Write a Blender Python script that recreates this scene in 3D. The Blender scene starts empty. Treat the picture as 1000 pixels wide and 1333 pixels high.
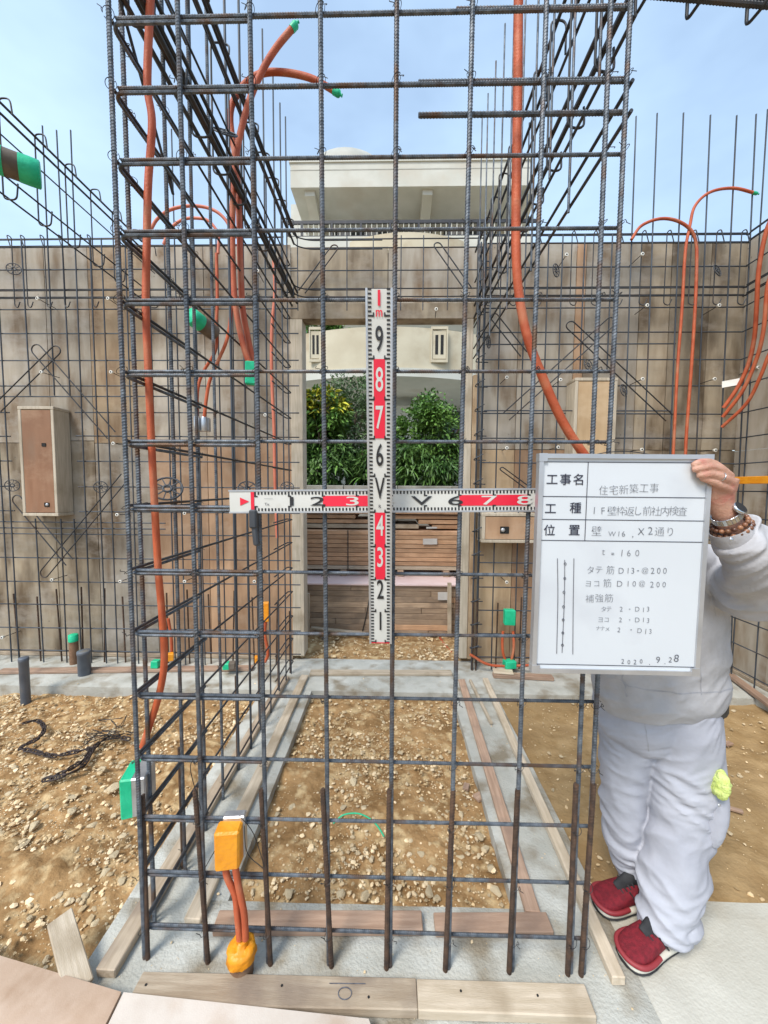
import bpy, bmesh, math, random
from mathutils import Vector, Matrix, noise
random.seed(7)
R = math.radians
S = bpy.context.scene
COL = S.collection

# ------------------------------------------------------------------ camera
FPX, PITCH, YAW, ROLL, CAMH = 500.0, 0.063, 0.0212, -0.0063, 1.545
CAM = Vector((0, 0, CAMH))
_rz = Matrix.Rotation(YAW, 3, 'Z')
_r, _u, _f = _rz @ Vector((1, 0, 0)), _rz @ Vector((0, math.sin(PITCH), math.cos(PITCH))), _rz @ Vector((0, math.cos(PITCH), -math.sin(PITCH)))
AX = _r * math.cos(ROLL) - _u * math.sin(ROLL)
AY = _r * math.sin(ROLL) + _u * math.cos(ROLL)
AZ = -_f
cd = bpy.data.cameras.new('camera')
cam = bpy.data.objects.new('camera', cd)
COL.objects.link(cam)
cam.matrix_world = Matrix(((AX.x, AY.x, AZ.x, 0), (AX.y, AY.y, AZ.y, 0), (AX.z, AY.z, AZ.z, CAMH), (0, 0, 0, 1)))
cd.sensor_fit = 'VERTICAL'
cd.sensor_height = 36.0
cd.lens = 36.0 * FPX / 1333.0
cd.clip_start = 0.02
cd.clip_end = 1500
S.camera = cam

# ------------------------------------------------------------------ sky, sun, exposure
SUN_EL, SUN_AZ = 52.0, 215.0            # azimuth clockwise from +Y (behind the camera, to the left)
W = bpy.data.worlds.new('World')
S.world = W
W.use_nodes = True
nt = W.node_tree
for n in list(nt.nodes):
    nt.nodes.remove(n)
wo = nt.nodes.new('ShaderNodeOutputWorld')
bg = nt.nodes.new('ShaderNodeBackground')
sky = nt.nodes.new('ShaderNodeTexSky')
sky.sky_type = 'NISHITA'
sky.sun_disc = False
sky.sun_elevation = R(SUN_EL)
sky.sun_rotation = R(SUN_AZ)
sky.air_density = 1.2
sky.dust_density = 1.2
sky.ozone_density = 1.5
wtc = nt.nodes.new('ShaderNodeTexCoord')
wmp = nt.nodes.new('ShaderNodeMapping')
wmp.inputs['Scale'].default_value = (1.0, 1.0, 2.2)
wmp.inputs['Location'].default_value = (0.35, 0.1, 0.2)
wno = nt.nodes.new('ShaderNodeTexNoise')
wno.inputs['Scale'].default_value = 1.5
wno.inputs['Detail'].default_value = 5.0
wno.inputs['Roughness'].default_value = 0.55
wrp = nt.nodes.new('ShaderNodeValToRGB')
wrp.color_ramp.elements[0].position = 0.36
wrp.color_ramp.elements[0].color = (0.42, 0.42, 0.42, 1)
wrp.color_ramp.elements[1].position = 0.66
wrp.color_ramp.elements[1].color = (0.85, 0.85, 0.85, 1)
wmx = nt.nodes.new('ShaderNodeMixRGB')
wmx.inputs[2].default_value = (4.0, 5.4, 7.0, 1)
nt.links.new(wtc.outputs['Generated'], wmp.inputs[0])
nt.links.new(wmp.outputs[0], wno.inputs['Vector'])
nt.links.new(wno.outputs[0], wrp.inputs[0])
nt.links.new(wrp.outputs[0], wmx.inputs[0])
nt.links.new(sky.outputs[0], wmx.inputs[1])
nt.links.new(wmx.outputs[0], bg.inputs[0])
nt.links.new(bg.outputs[0], wo.inputs[0])
bg.inputs[1].default_value = 0.135
ld = bpy.data.lights.new('sun', 'SUN')
ld.energy = 2.4
ld.angle = R(20)
ld.color = (1.0, 0.95, 0.87)
sun = bpy.data.objects.new('sun', ld)
COL.objects.link(sun)
_sd = Vector((math.sin(R(SUN_AZ)) * math.cos(R(SUN_EL)), math.cos(R(SUN_AZ)) * math.cos(R(SUN_EL)), math.sin(R(SUN_EL))))
sun.rotation_euler = _sd.to_track_quat('Z', 'Y').to_euler()
sun.location = _sd * 30
S.view_settings.view_transform = 'Standard'
S.view_settings.look = 'None'
S.view_settings.gamma = 1.0
S.view_settings.use_curve_mapping = False
S.view_settings.exposure = 0.62

# ------------------------------------------------------------------ survey: points sighted from the camera station onto known planes
def ray(x, y):
    return AX * ((x - 500) / FPX) + AY * ((666.5 - y) / FPX) + _f
def PY(x, y, Y):
    d = ray(x, y); return CAM + d * (Y / d.y)
def PX(x, y, X):
    d = ray(x, y); return CAM + d * (X / d.x)
def PZ(x, y, Z=0.0):
    d = ray(x, y); return CAM + d * ((Z - CAMH) / d.z)

# ------------------------------------------------------------------ materials
def new_mat(name):
    m = bpy.data.materials.new(name); m.use_nodes = True
    t = m.node_tree; b = t.nodes['Principled BSDF']
    return m, t, b
def node(t, kind, **kw):
    n = t.nodes.new(kind)
    for k, v in kw.items():
        setattr(n, k, v)
    return n
def noise_mat(name, ca, cb, scale=8.0, rough=0.6, metal=0.0, bump=0.0, bscale=60.0, stretch=(1, 1, 1), rand=0.0,
              cc=None, cstretch=None, cscale=2.0, clo=0.55, chi=0.7, lo=0.35, hi=0.65, island=False, spec=None, detail=6.0, rvar=0.0):
    m, t, b = new_mat(name)
    L = t.links
    tc = node(t, 'ShaderNodeTexCoord')
    mp = node(t, 'ShaderNodeMapping'); mp.inputs['Scale'].default_value = stretch
    oi = node(t, 'ShaderNodeObjectInfo')
    off = node(t, 'ShaderNodeVectorMath', operation='ADD')
    mul = node(t, 'ShaderNodeMath', operation='MULTIPLY'); mul.inputs[1].default_value = 37.0
    L.new(oi.outputs['Random'], mul.inputs[0])
    L.new(tc.outputs['Object'], off.inputs[0]); L.new(mul.outputs[0], off.inputs[1])
    L.new(off.outputs[0], mp.inputs[0])
    n1 = node(t, 'ShaderNodeTexNoise'); n1.inputs['Scale'].default_value = scale; n1.inputs['Detail'].default_value = detail
    L.new(mp.outputs[0], n1.inputs['Vector'])
    rp = node(t, 'ShaderNodeValToRGB')
    rp.color_ramp.elements[0].position = lo; rp.color_ramp.elements[0].color = (*ca, 1)
    rp.color_ramp.elements[1].position = hi; rp.color_ramp.elements[1].color = (*cb, 1)
    L.new(n1.outputs[0], rp.inputs[0])
    colr = rp.outputs[0]
    if cc:
        n2 = node(t, 'ShaderNodeTexNoise'); n2.inputs['Scale'].default_value = cscale; n2.inputs['Detail'].default_value = 7.0
        if cstretch:
            mp2 = node(t, 'ShaderNodeMapping'); mp2.inputs['Scale'].default_value = cstretch; L.new(off.outputs[0], mp2.inputs[0]); L.new(mp2.outputs[0], n2.inputs['Vector'])
        else:
            L.new(off.outputs[0], n2.inputs['Vector'])
        r2 = node(t, 'ShaderNodeMapRange'); r2.inputs[1].default_value = clo; r2.inputs[2].default_value = chi
        L.new(n2.outputs[0], r2.inputs[0])
        mx = node(t, 'ShaderNodeMixRGB'); mx.inputs[2].default_value = (*cc, 1)
        L.new(r2.outputs[0], mx.inputs[0]); L.new(colr, mx.inputs[1]); colr = mx.outputs[0]
    if rand or island:
        hs = node(t, 'ShaderNodeHueSaturation')
        mr = node(t, 'ShaderNodeMapRange'); a = rand or 0.3
        mr.inputs[3].default_value = 1 - a; mr.inputs[4].default_value = 1 + a
        if island:
            g = node(t, 'ShaderNodeNewGeometry'); L.new(g.outputs['Random Per Island'], mr.inputs[0])
        else:
            L.new(oi.outputs['Random'], mr.inputs[0])
        L.new(mr.outputs[0], hs.inputs['Value']); L.new(colr, hs.inputs['Color']); colr = hs.outputs[0]
    L.new(colr, b.inputs['Base Color'])
    b.inputs['Roughness'].default_value = rough
    b.inputs['Metallic'].default_value = metal
    if spec is not None:
        b.inputs['Specular IOR Level'].default_value = spec
    if rvar:
        rr = node(t, 'ShaderNodeMapRange'); rr.inputs[1].default_value = 0.3; rr.inputs[2].default_value = 0.7
        rr.inputs[3].default_value = rough - rvar; rr.inputs[4].default_value = rough + rvar
        L.new(n1.outputs[0], rr.inputs[0]); L.new(rr.outputs[0], b.inputs['Roughness'])
    if bump:
        nb = node(t, 'ShaderNodeTexNoise'); nb.inputs['Scale'].default_value = bscale; nb.inputs['Detail'].default_value = 5.0
        L.new(mp.outputs[0], nb.inputs['Vector'])
        bp = node(t, 'ShaderNodeBump'); bp.inputs['Strength'].default_value = bump; bp.inputs['Distance'].default_value = 0.01
        L.new(nb.outputs[0], bp.inputs['Height']); L.new(bp.outputs[0], b.inputs['Normal'])
    return m

M = {}
M['steel'] = noise_mat('rebar_steel', (0.060, 0.072, 0.088), (0.15, 0.168, 0.19), 45, 0.5, 0.45, 0.2, 300, cc=(0.105, 0.060, 0.036), cscale=11, clo=0.50, chi=0.68, rand=0.2)
M['steel_far'] = noise_mat('rebar_steel_thin', (0.040, 0.048, 0.060), (0.080, 0.092, 0.108), 20, 0.55, 0.35, cc=(0.085, 0.055, 0.038), cscale=6, clo=0.58, chi=0.75, rand=0.2)
M['steel_dark'] = noise_mat('rebar_steel_dark', (0.028, 0.030, 0.034), (0.06, 0.062, 0.066), 20, 0.55, 0.3, cc=(0.075, 0.045, 0.03), cscale=6, clo=0.55, chi=0.72, rand=0.2)
M['rust'] = noise_mat('rebar_rust', (0.045, 0.028, 0.020), (0.10, 0.055, 0.032), 40, 0.8, 0.1, 0.3, 250, rand=0.2)
M['wire'] = noise_mat('tie_wire', (0.03, 0.03, 0.032), (0.07, 0.065, 0.06), 20, 0.5, 0.6)
M['wire_white'] = noise_mat('coated_wire', (0.5, 0.5, 0.48), (0.65, 0.65, 0.62), 20, 0.5)
def ply(name, ca, cb, stain, clo=0.52, chi=0.72, rough=0.75, residue=(0.54, 0.49, 0.43)):
    m = noise_mat(name, ca, cb, 4, rough, 0, 0.08, 50, (5, 5, 0.9), rand=0.20, cstretch=(2.0, 2.0, .55), cc=stain, cscale=3.4, clo=clo, chi=chi, lo=0.25, hi=0.75)
    t = m.node_tree; L = t.links; b = t.nodes['Principled BSDF']
    src = b.inputs['Base Color'].links[0].from_socket
    tc = node(t, 'ShaderNodeTexCoord')
    n = node(t, 'ShaderNodeTexNoise'); n.inputs['Scale'].default_value = 1.1; n.inputs['Detail'].default_value = 3
    L.new(tc.outputs['Object'], n.inputs['Vector'])
    v = node(t, 'ShaderNodeTexVoronoi'); v.inputs['Scale'].default_value = 9
    L.new(tc.outputs['Object'], v.inputs['Vector'])
    lt = node(t, 'ShaderNodeMapRange'); lt.inputs[1].default_value = 0.045; lt.inputs[2].default_value = 0.07
    lt.inputs[3].default_value = 0.55; lt.inputs[4].default_value = 0.0
    L.new(v.outputs['Distance'], lt.inputs[0])
    mx = node(t, 'ShaderNodeMixRGB'); mx.inputs[2].default_value = (0.10, 0.085, 0.07, 1)
    L.new(lt.outputs[0], mx.inputs[0]); L.new(src, mx.inputs[1])
    m2 = node(t, 'ShaderNodeMixRGB', blend_type='MULTIPLY')
    mr = node(t, 'ShaderNodeMapRange'); mr.inputs[1].default_value = 0.3; mr.inputs[2].default_value = 0.7; mr.inputs[3].default_value = 0.7; mr.inputs[4].default_value = 1.08
    L.new(n.outputs[0], mr.inputs[0]); m2.inputs[0].default_value = 1.0
    L.new(mx.outputs[0], m2.inputs[1]); L.new(mr.outputs[0], m2.inputs[2])
    n3 = node(t, 'ShaderNodeTexNoise'); n3.inputs['Scale'].default_value = 2.3; n3.inputs['Detail'].default_value = 8; n3.inputs['Roughness'].default_value = .65
    mp3 = node(t, 'ShaderNodeMapping'); mp3.inputs['Scale'].default_value = (1.0, 1.0, 1.7); oi3 = node(t, 'ShaderNodeObjectInfo'); ad3 = node(t, 'ShaderNodeVectorMath', operation='ADD')
    L.new(tc.outputs['Object'], ad3.inputs[0]); L.new(oi3.outputs['Location'], ad3.inputs[1]); L.new(ad3.outputs[0], mp3.inputs[0]); L.new(mp3.outputs[0], n3.inputs['Vector'])
    r3 = node(t, 'ShaderNodeMapRange'); r3.inputs[1].default_value = .5; r3.inputs[2].default_value = .68; r3.inputs[4].default_value = .6
    L.new(n3.outputs[0], r3.inputs[0])
    m3 = node(t, 'ShaderNodeMixRGB'); m3.inputs[2].default_value = (residue[0], residue[1], residue[2], 1)
    L.new(r3.outputs[0], m3.inputs[0]); L.new(m2.outputs[0], m3.inputs[1])
    L.new(m3.outputs[0], b.inputs['Base Color'])
    return m
M['ply_grey'] = ply('plywood_weathered', (0.35, 0.295, 0.225), (0.46, 0.405, 0.33), (0.205, 0.135, 0.075), 0.46, 0.68, residue=(0.49, 0.445, 0.39))
M['ply_tan'] = ply('plywood_tan', (0.41, 0.285, 0.165), (0.50, 0.37, 0.235), (0.26, 0.155, 0.08), 0.46, 0.68, residue=(0.54, 0.42, 0.29))
M['ply_brown'] = ply('plywood_brown', (0.42, 0.25, 0.14), (0.50, 0.32, 0.195), (0.29, 0.165, 0.09), 0.46, 0.70, residue=(0.50, 0.36, 0.25))
M['ply_dirty'] = ply('plywood_dirty', (0.31, 0.245, 0.165), (0.41, 0.34, 0.245), (0.13, 0.09, 0.052), 0.43, 0.66, residue=(0.45, 0.395, 0.33))
M['ply_pink'] = ply('plywood_pink', (0.49, 0.335, 0.23), (0.58, 0.42, 0.305), (0.38, 0.235, 0.14), residue=(0.66, 0.52, 0.42))
M['ply_pale'] = ply('plywood_pale', (0.60, 0.51, 0.43), (0.68, 0.60, 0.52), (0.52, 0.39, 0.29), residue=(0.70, 0.64, 0.57))
M['box_ply'] = ply('plywood_box', (0.27, 0.13, 0.068), (0.35, 0.185, 0.105), (0.31, 0.19, 0.12), residue=(0.42, 0.27, 0.17))
M['box_tan'] = ply('plywood_fresh', (0.56, 0.38, 0.21), (0.66, 0.47, 0.28), (0.48, 0.31, 0.16), residue=(0.62, 0.47, 0.31))
def wood(name, ca, cb, stain, rand=0.15):
    return noise_mat(name, ca, cb, 5, 0.75, 0, 0.2, 40, (1.2, 14, 14), rand=rand, cc=stain, cscale=6, clo=0.47, chi=0.68)
M['wood'] = wood('timber_grey_tan', (0.33, 0.25, 0.17), (0.46, 0.37, 0.27), (0.25, 0.19, 0.14))
M['wood_pale'] = wood('timber_pale', (0.47, 0.38, 0.27), (0.60, 0.50, 0.38), (0.36, 0.28, 0.19))
M['wood_red'] = wood('timber_reddish', (0.34, 0.215, 0.145), (0.46, 0.31, 0.22), (0.27, 0.18, 0.13))
M['wood_jamb'] = noise_mat('timber_jamb', (0.42, 0.36, 0.27), (0.54, 0.47, 0.37), 5, 0.75, 0, 0.15, 40, (14, 14, 1), rand=0.1, cc=(0.34, 0.28, 0.2), cscale=3)
M['lumber'] = wood('lumber_stack_wood', (0.47, 0.265, 0.145), (0.60, 0.37, 0.22), (0.38, 0.225, 0.13), 0.22)
M['lumber_grey'] = wood('lumber_panel_edge', (0.33, 0.225, 0.145), (0.47, 0.335, 0.225), (0.25, 0.18, 0.125), 0.25)
M['concrete'] = noise_mat('concrete', (0.385, 0.38, 0.335), (0.53, 0.525, 0.475), 5, 0.85, 0, 0.5, 110, cc=(0.25, 0.21, 0.15), cscale=6.5, clo=0.48, chi=0.68, detail=9)
M['concrete_warm'] = noise_mat('concrete_slab', (0.47, 0.45, 0.385), (0.57, 0.55, 0.48), 4, 0.85, 0, 0.3, 100, cc=(0.40, 0.355, 0.275), cscale=3.0, clo=0.5, chi=0.7)
M['soil'] = noise_mat('soil', (0.235, 0.135, 0.057), (0.41, 0.25, 0.115), 9, 0.95, 0, 0.9, 45, cc=(0.54, 0.39, 0.21), cscale=16, clo=0.5, chi=0.66, detail=9, spec=0.1)
M['soil_dark'] = noise_mat('soil_damp', (0.17, 0.105, 0.05), (0.34, 0.22, 0.11), 4, 0.95, 0, 0.9, 45, cc=(0.40, 0.29, 0.16), cscale=12, clo=0.5, chi=0.68, detail=9, spec=0.1)
M['sand'] = noise_mat('soil_sandy', (0.30, 0.195, 0.09), (0.40, 0.275, 0.14), 12, 0.95, 0, 0.7, 50, cc=(0.25, 0.16, 0.075), cscale=3, clo=0.5, chi=0.68, detail=9, spec=0.1)
M['stone'] = noise_mat('limestone', (0.54, 0.385, 0.205), (0.72, 0.58, 0.385), 14, 0.9, 0, 0.4, 60, rand=0.32, island=True, spec=0.2)
M['stone_big'] = noise_mat('limestone_rock', (0.60, 0.46, 0.27), (0.75, 0.63, 0.44), 18, 0.9, 0, 0.6, 60, rand=0.15, cc=(0.50, 0.34, 0.17), cscale=14, clo=0.55, chi=0.75, spec=0.2)
M['orange'] = noise_mat('conduit_orange', (0.42, 0.075, 0.024), (0.54, 0.115, 0.040), 14, 0.6, 0, 0.25, 180, rand=0.12, cc=(0.46, 0.19, 0.10), cscale=7, clo=0.52, chi=0.75)
M['pinkpipe'] = noise_mat('conduit_faded', (0.56, 0.15, 0.085), (0.64, 0.20, 0.12), 12, 0.55, 0, rand=0.08)
M['green'] = noise_mat('green_tape', (0.0, 0.42, 0.20), (0.02, 0.55, 0.28), 18, 0.45, 0, 0.2, 60)
M['yellow'] = noise_mat('yellow_tape', (0.74, 0.255, 0.008), (0.82, 0.33, 0.014), 14, 0.45, 0, 0.35, 70)
M['zinc'] = noise_mat('zinc_box', (0.45, 0.47, 0.50), (0.62, 0.64, 0.66), 20, 0.35, 0.8)
M['pvc'] = noise_mat('pvc_grey', (0.085, 0.10, 0.125), (0.12, 0.138, 0.165), 10, 0.45, 0, cc=(0.2, 0.17, 0.12), cscale=9, clo=0.58, chi=0.78)
M['sleeve'] = noise_mat('cardboard_sleeve', (0.10, 0.08, 0.06), (0.16, 0.13, 0.10), 15, 0.8)
M['sleeve_brown'] = noise_mat('rusty_sleeve', (0.16, 0.085, 0.045), (0.24, 0.14, 0.08), 25, 0.85)
M['spacer'] = noise_mat('plastic_spacer', (0.035, 0.04, 0.048), (0.06, 0.066, 0.075), 10, 0.5)
M['cone'] = noise_mat('white_tie_cone', (0.72, 0.70, 0.62), (0.82, 0.80, 0.74), 10, 0.6)
M['black'] = noise_mat('black_hole', (0.006, 0.006, 0.006), (0.015, 0.015, 0.015), 10, 0.8)
M['board'] = noise_mat('whiteboard_face', (0.60, 0.63, 0.66), (0.64, 0.67, 0.70), 3, 0.3, 0, spec=0.4, cc=(0.57, 0.595, 0.63), cscale=5)
M['alu'] = noise_mat('aluminium', (0.46, 0.47, 0.49), (0.56, 0.57, 0.59), 10, 0.4, 0.6)
M['ink'] = noise_mat('marker_ink', (0.07, 0.075, 0.095), (0.17, 0.175, 0.20), 90, 0.6, lo=0.3, hi=0.75)
M['print'] = noise_mat('printed_ink', (0.02, 0.02, 0.04), (0.03, 0.03, 0.05), 30, 0.5)
M['staff'] = noise_mat('staff_white', (0.60, 0.59, 0.54), (0.66, 0.65, 0.61), 8, 0.45, cc=(0.50, 0.48, 0.42), cscale=12, clo=0.6, chi=0.8)
M['staff_red'] = noise_mat('staff_red', (0.72, 0.014, 0.040), (0.80, 0.020, 0.055), 8, 0.45)
M['staff_black'] = noise_mat('staff_black', (0.014, 0.014, 0.016), (0.025, 0.025, 0.027), 8, 0.5)
M['cloth'] = noise_mat('jacket_cloth', (0.41, 0.40, 0.41), (0.49, 0.48, 0.49), 7, 0.9, 0, 0.3, 45, cc=(0.35, 0.335, 0.325), cscale=5, spec=0.2)
M['trouser'] = noise_mat('trouser_cloth', (0.38, 0.385, 0.43), (0.45, 0.455, 0.50), 6, 0.9, 0, 0.22, 40, cc=(0.33, 0.335, 0.37), cscale=4, spec=0.2)
M['skin'] = noise_mat('skin', (0.44, 0.225, 0.155), (0.56, 0.315, 0.225), 30, 0.55, 0, 0.25, 220, cc=(0.48, 0.19, 0.14), cscale=22)
M['skin'].node_tree.nodes['Principled BSDF'].inputs['Subsurface Weight'].default_value = 0.08
M['hair'] = noise_mat('hair', (0.02, 0.017, 0.015), (0.05, 0.045, 0.04), 60, 0.6, 0, 0.4, 120, (8, 8, 1))
M['shoe'] = noise_mat('shoe_mesh_red', (0.13, 0.003, 0.010), (0.22, 0.007, 0.017), 90, 0.75, 0, 0.5, 400)
M['shoe_toe'] = noise_mat('shoe_rubber_red', (0.24, 0.022, 0.028), (0.29, 0.032, 0.038), 20, 0.6)
M['shoe_black'] = noise_mat('shoe_lining', (0.012, 0.012, 0.014), (0.03, 0.03, 0.032), 30, 0.8)
M['sole'] = noise_mat('shoe_sole', (0.60, 0.57, 0.48), (0.70, 0.67, 0.58), 12, 0.7)
M['lime'] = noise_mat('lime_towel', (0.55, 0.66, 0.16), (0.68, 0.78, 0.30), 40, 0.95, 0, 0.8, 150)
M['watch'] = noise_mat('watch_steel', (0.45, 0.46, 0.47), (0.65, 0.66, 0.67), 60, 0.25, 0.95)
M['bead'] = noise_mat('bead', (0.10, 0.035, 0.02), (0.30, 0.14, 0.07), 20, 0.3, rand=0.5)
M['belt'] = noise_mat('belt', (0.02, 0.018, 0.016), (0.05, 0.045, 0.04), 20, 0.6)
M['stucco'] = noise_mat('stucco_cream', (0.54, 0.535, 0.47), (0.62, 0.61, 0.545), 2, 0.9, 0, 0.1, 40, cc=(0.54, 0.50, 0.42), cscale=1.3, clo=0.52, chi=0.72)
M['stucco_warm'] = noise_mat('stucco_warm', (0.52, 0.45, 0.325), (0.60, 0.535, 0.40), 2, 0.9, 0, 0.1, 40, cc=(0.44, 0.36, 0.245), cscale=2.2, clo=0.52, chi=0.72)
M['rail'] = noise_mat('railing_dark', (0.035, 0.035, 0.04), (0.05, 0.05, 0.055), 10, 0.5, 0.3)
M['curtain'] = noise_mat('curtain', (0.36, 0.38, 0.46), (0.48, 0.50, 0.58), 4, 0.9, stretch=(12, 12, 0.5))
M['block'] = noise_mat('block_wall', (0.26, 0.25, 0.22), (0.36, 0.35, 0.31), 5, 0.9, 0, 0.3, 60, cc=(0.16, 0.155, 0.13), cscale=2)
M['tank'] = noise_mat('roof_tank', (0.40, 0.395, 0.35), (0.48, 0.47, 0.42), 3, 0.8)
def leafmat(name, ca, cb):
    m = noise_mat(name, ca, cb, 3, 0.5, rand=0.45, island=True)
    m.node_tree.nodes['Principled BSDF'].inputs['Subsurface Weight'].default_value = 0.0
    return m
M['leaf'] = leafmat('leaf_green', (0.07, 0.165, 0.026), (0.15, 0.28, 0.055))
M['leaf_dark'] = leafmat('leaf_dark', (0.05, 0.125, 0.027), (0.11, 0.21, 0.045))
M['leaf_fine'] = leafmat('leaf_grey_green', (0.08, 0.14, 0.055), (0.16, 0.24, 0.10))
M['leaf_yellow'] = leafmat('leaf_yellow', (0.30, 0.30, 0.02), (0.50, 0.46, 0.04))
M['bark'] = noise_mat('bark', (0.09, 0.065, 0.045), (0.15, 0.11, 0.08), 15, 0.9)
M['pinksheet'] = noise_mat('pink_sheet', (0.70, 0.50, 0.46), (0.78, 0.60, 0.56), 4, 0.7)
M['navy'] = noise_mat('navy_cloth', (0.014, 0.018, 0.040), (0.03, 0.036, 0.07), 9, 0.8)
M['chain'] = noise_mat('chain_steel', (0.030, 0.022, 0.020), (0.075, 0.055, 0.05), 60, 0.6, 0.5)
M['paper'] = noise_mat('paper_tag', (0.50, 0.47, 0.44), (0.60, 0.57, 0.53), 6, 0.8)
def glass_mat():
    m, t, b = new_mat('window_glass')
    b.inputs['Base Color'].default_value = (0.05, 0.06, 0.075, 1); b.inputs['Roughness'].default_value = 0.08
    return m
M['glass'] = glass_mat()

# ------------------------------------------------------------------ object helpers
def tag(o, label=None, cat=None, group=None, kind=None):
    if label: o['label'] = label
    if cat: o['category'] = cat
    if group: o['group'] = group
    if kind: o['kind'] = kind
    return o
def thing(name, label, cat, loc, group=None):
    o = bpy.data.objects.new(name, None)
    o.empty_display_size = 0.05
    o.location = loc
    COL.objects.link(o)
    return tag(o, label, cat, group)
def place(name, me, parent=None, loc=(0, 0, 0), quat=None, scale=None):
    o = bpy.data.objects.new(name, me)
    COL.objects.link(o)
    loc = Vector(loc)
    if parent is not None:
        o.parent = parent
        p = parent
        while p is not None:
            loc = loc - Vector(p.location)
            p = p.parent
    o.location = loc
    if quat is not None:
        o.rotation_mode = 'QUATERNION'; o.rotation_quaternion = quat
    if scale is not None:
        o.scale = scale
    return o
def mesh(name, V, F, mat, smooth=False, mats=None, midx=None):
    me = bpy.data.meshes.new(name)
    me.from_pydata([tuple(v) for v in V], [], F)
    for m in (mats or [mat]):
        me.materials.append(M[m] if isinstance(m, str) else m)
    if midx:
        me.polygons.foreach_set('material_index', midx)
    if smooth:
        me.polygons.foreach_set('use_smooth', [True] * len(me.polygons))
        me.set_sharp_from_angle(angle=R(75))
    me.update()
    return me
def mk(name, V, F, mat, parent=None, smooth=False, base=False, **kw):
    V = [Vector(v) for v in V]
    lo = Vector([min(v[i] for v in V) for i in range(3)]); hi = Vector([max(v[i] for v in V) for i in range(3)])
    c = (lo + hi) / 2
    if base: c.z = lo.z
    return place(name, mesh(name, [v - c for v in V], F, mat, smooth, **kw), parent, c)
class MB:
    def __init__(s): s.V, s.F, s.I = [], [], []
    def add(s, V, F, i=0):
        n = len(s.V); s.V += [Vector(v) for v in V]; s.F += [tuple(k + n for k in f) for f in F]; s.I += [i] * len(F); return s
    def box(s, a, b, i=0):
        V, F = boxvf(a, b); return s.add(V, F, i)
    def build(s, name, mat, parent=None, smooth=False, base=False, mats=None):
        return mk(name, s.V, s.F, mat, parent, smooth, base, mats=mats, midx=s.I if mats else None)
def boxvf(a, b):
    x0, y0, z0 = a; x1, y1, z1 = b
    V = [(x0, y0, z0), (x1, y0, z0), (x1, y1, z0), (x0, y1, z0), (x0, y0, z1), (x1, y0, z1), (x1, y1, z1), (x0, y1, z1)]
    F = [(3, 2, 1, 0), (4, 5, 6, 7), (0, 1, 5, 4), (1, 2, 6, 5), (2, 3, 7, 6), (3, 0, 4, 7)]
    return V, F
def bevbox(sx, sy, sz, bev, jit=0.0):
    """a box centred on the origin with chamfered edges"""
    bm = bmesh.new(); bmesh.ops.create_cube(bm, size=1.0)
    for v in bm.verts:
        v.co = Vector((v.co.x * sx, v.co.y * sy, v.co.z * sz)) + Vector((random.uniform(-jit, jit), random.uniform(-jit, jit), random.uniform(-jit, jit)))
    bmesh.ops.bevel(bm, geom=bm.edges[:], offset=bev, segments=1, affect='EDGES')
    bm.verts.index_update()
    V = [v.co.copy() for v in bm.verts]; F = [tuple(v.index for v in f.verts) for f in bm.faces]
    bm.free(); return V, F
def obox(name, c, ex, ey, ez, size, mat, parent=None, bev=0.003, jit=0.0):
    """oriented bevelled box: centre, three unit axes, three sizes; local x along ex"""
    V, F = bevbox(*size, bev, jit)
    q = Matrix((ex, ey, ez)).transposed().to_quaternion()
    return place(name, mesh(name, V, F, mat), parent, c, q)
def plank(name, p, q, w, t, mat, parent=None, up=Vector((0, 0, 1)), bev=0.003, jit=0.0015):
    """a plank whose underside centre line runs from p to q"""
    p, q = Vector(p), Vector(q)
    ex = (q - p).normalized(); ey = up.cross(ex).normalized(); ez = ex.cross(ey)
    return obox(name, (p + q) / 2 + ez * t / 2, ex, ey, ez, ((q - p).length, w, t), mat, parent, bev, jit)
def smoothpath(pts, n=8):
    P = [Vector(p) for p in pts]
    if len(P) < 3: return P
    P = [P[0] * 2 - P[1]] + P + [P[-1] * 2 - P[-2]]
    out = []
    for i in range(1, len(P) - 2):
        a, b, c, d = P[i - 1:i + 3]
        for k in range(n):
            t = k / n
            out.append(0.5 * ((2 * b) + (c - a) * t + (2 * a - 5 * b + 4 * c - d) * t * t + (3 * b - a - 3 * c + d) * t ** 3))
    out.append(P[-2]); return out
def sweep(pts, rad, n=8, caps=True):
    P = [Vector(p) for p in pts]
    rf = rad if callable(rad) else (lambda i: rad)
    V, F = [], []
    t = (P[1] - P[0]).normalized()
    u = t.orthogonal().normalized()
    for i, p in enumerate(P):
        tn = ((P[min(i + 1, len(P) - 1)] - P[max(i - 1, 0)])).normalized()
        q = t.rotation_difference(tn); u = (q @ u).normalized(); t = tn
        w = t.cross(u); r = rf(i)
        for k in range(n):
            a = 2 * math.pi * k / n
            V.append(p + (u * math.cos(a) + w * math.sin(a)) * r)
    for i in range(len(P) - 1):
        for k in range(n):
            a, b = i * n + k, i * n + (k + 1) % n
            F.append((a, b, b + n, a + n))
    if caps:
        F.append(tuple(range(n - 1, -1, -1))); m = (len(P) - 1) * n; F.append(tuple(range(m, m + n)))
    return V, F
def fillet(pts, rad, n=5):
    P = [Vector(p) for p in pts]; out = [P[0]]
    for i in range(1, len(P) - 1):
        a, b, c = P[i - 1], P[i], P[i + 1]
        d1, d2 = (a - b), (c - b)
        r = min(rad, d1.length * 0.45, d2.length * 0.45)
        s, e = b + d1.normalized() * r, b + d2.normalized() * r
        for k in range(n + 1):
            t = k / n
            out.append((s * (1 - t) + b * t) * (1 - t) + (b * (1 - t) + e * t) * t)
    out.append(P[-1]); return out
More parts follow.
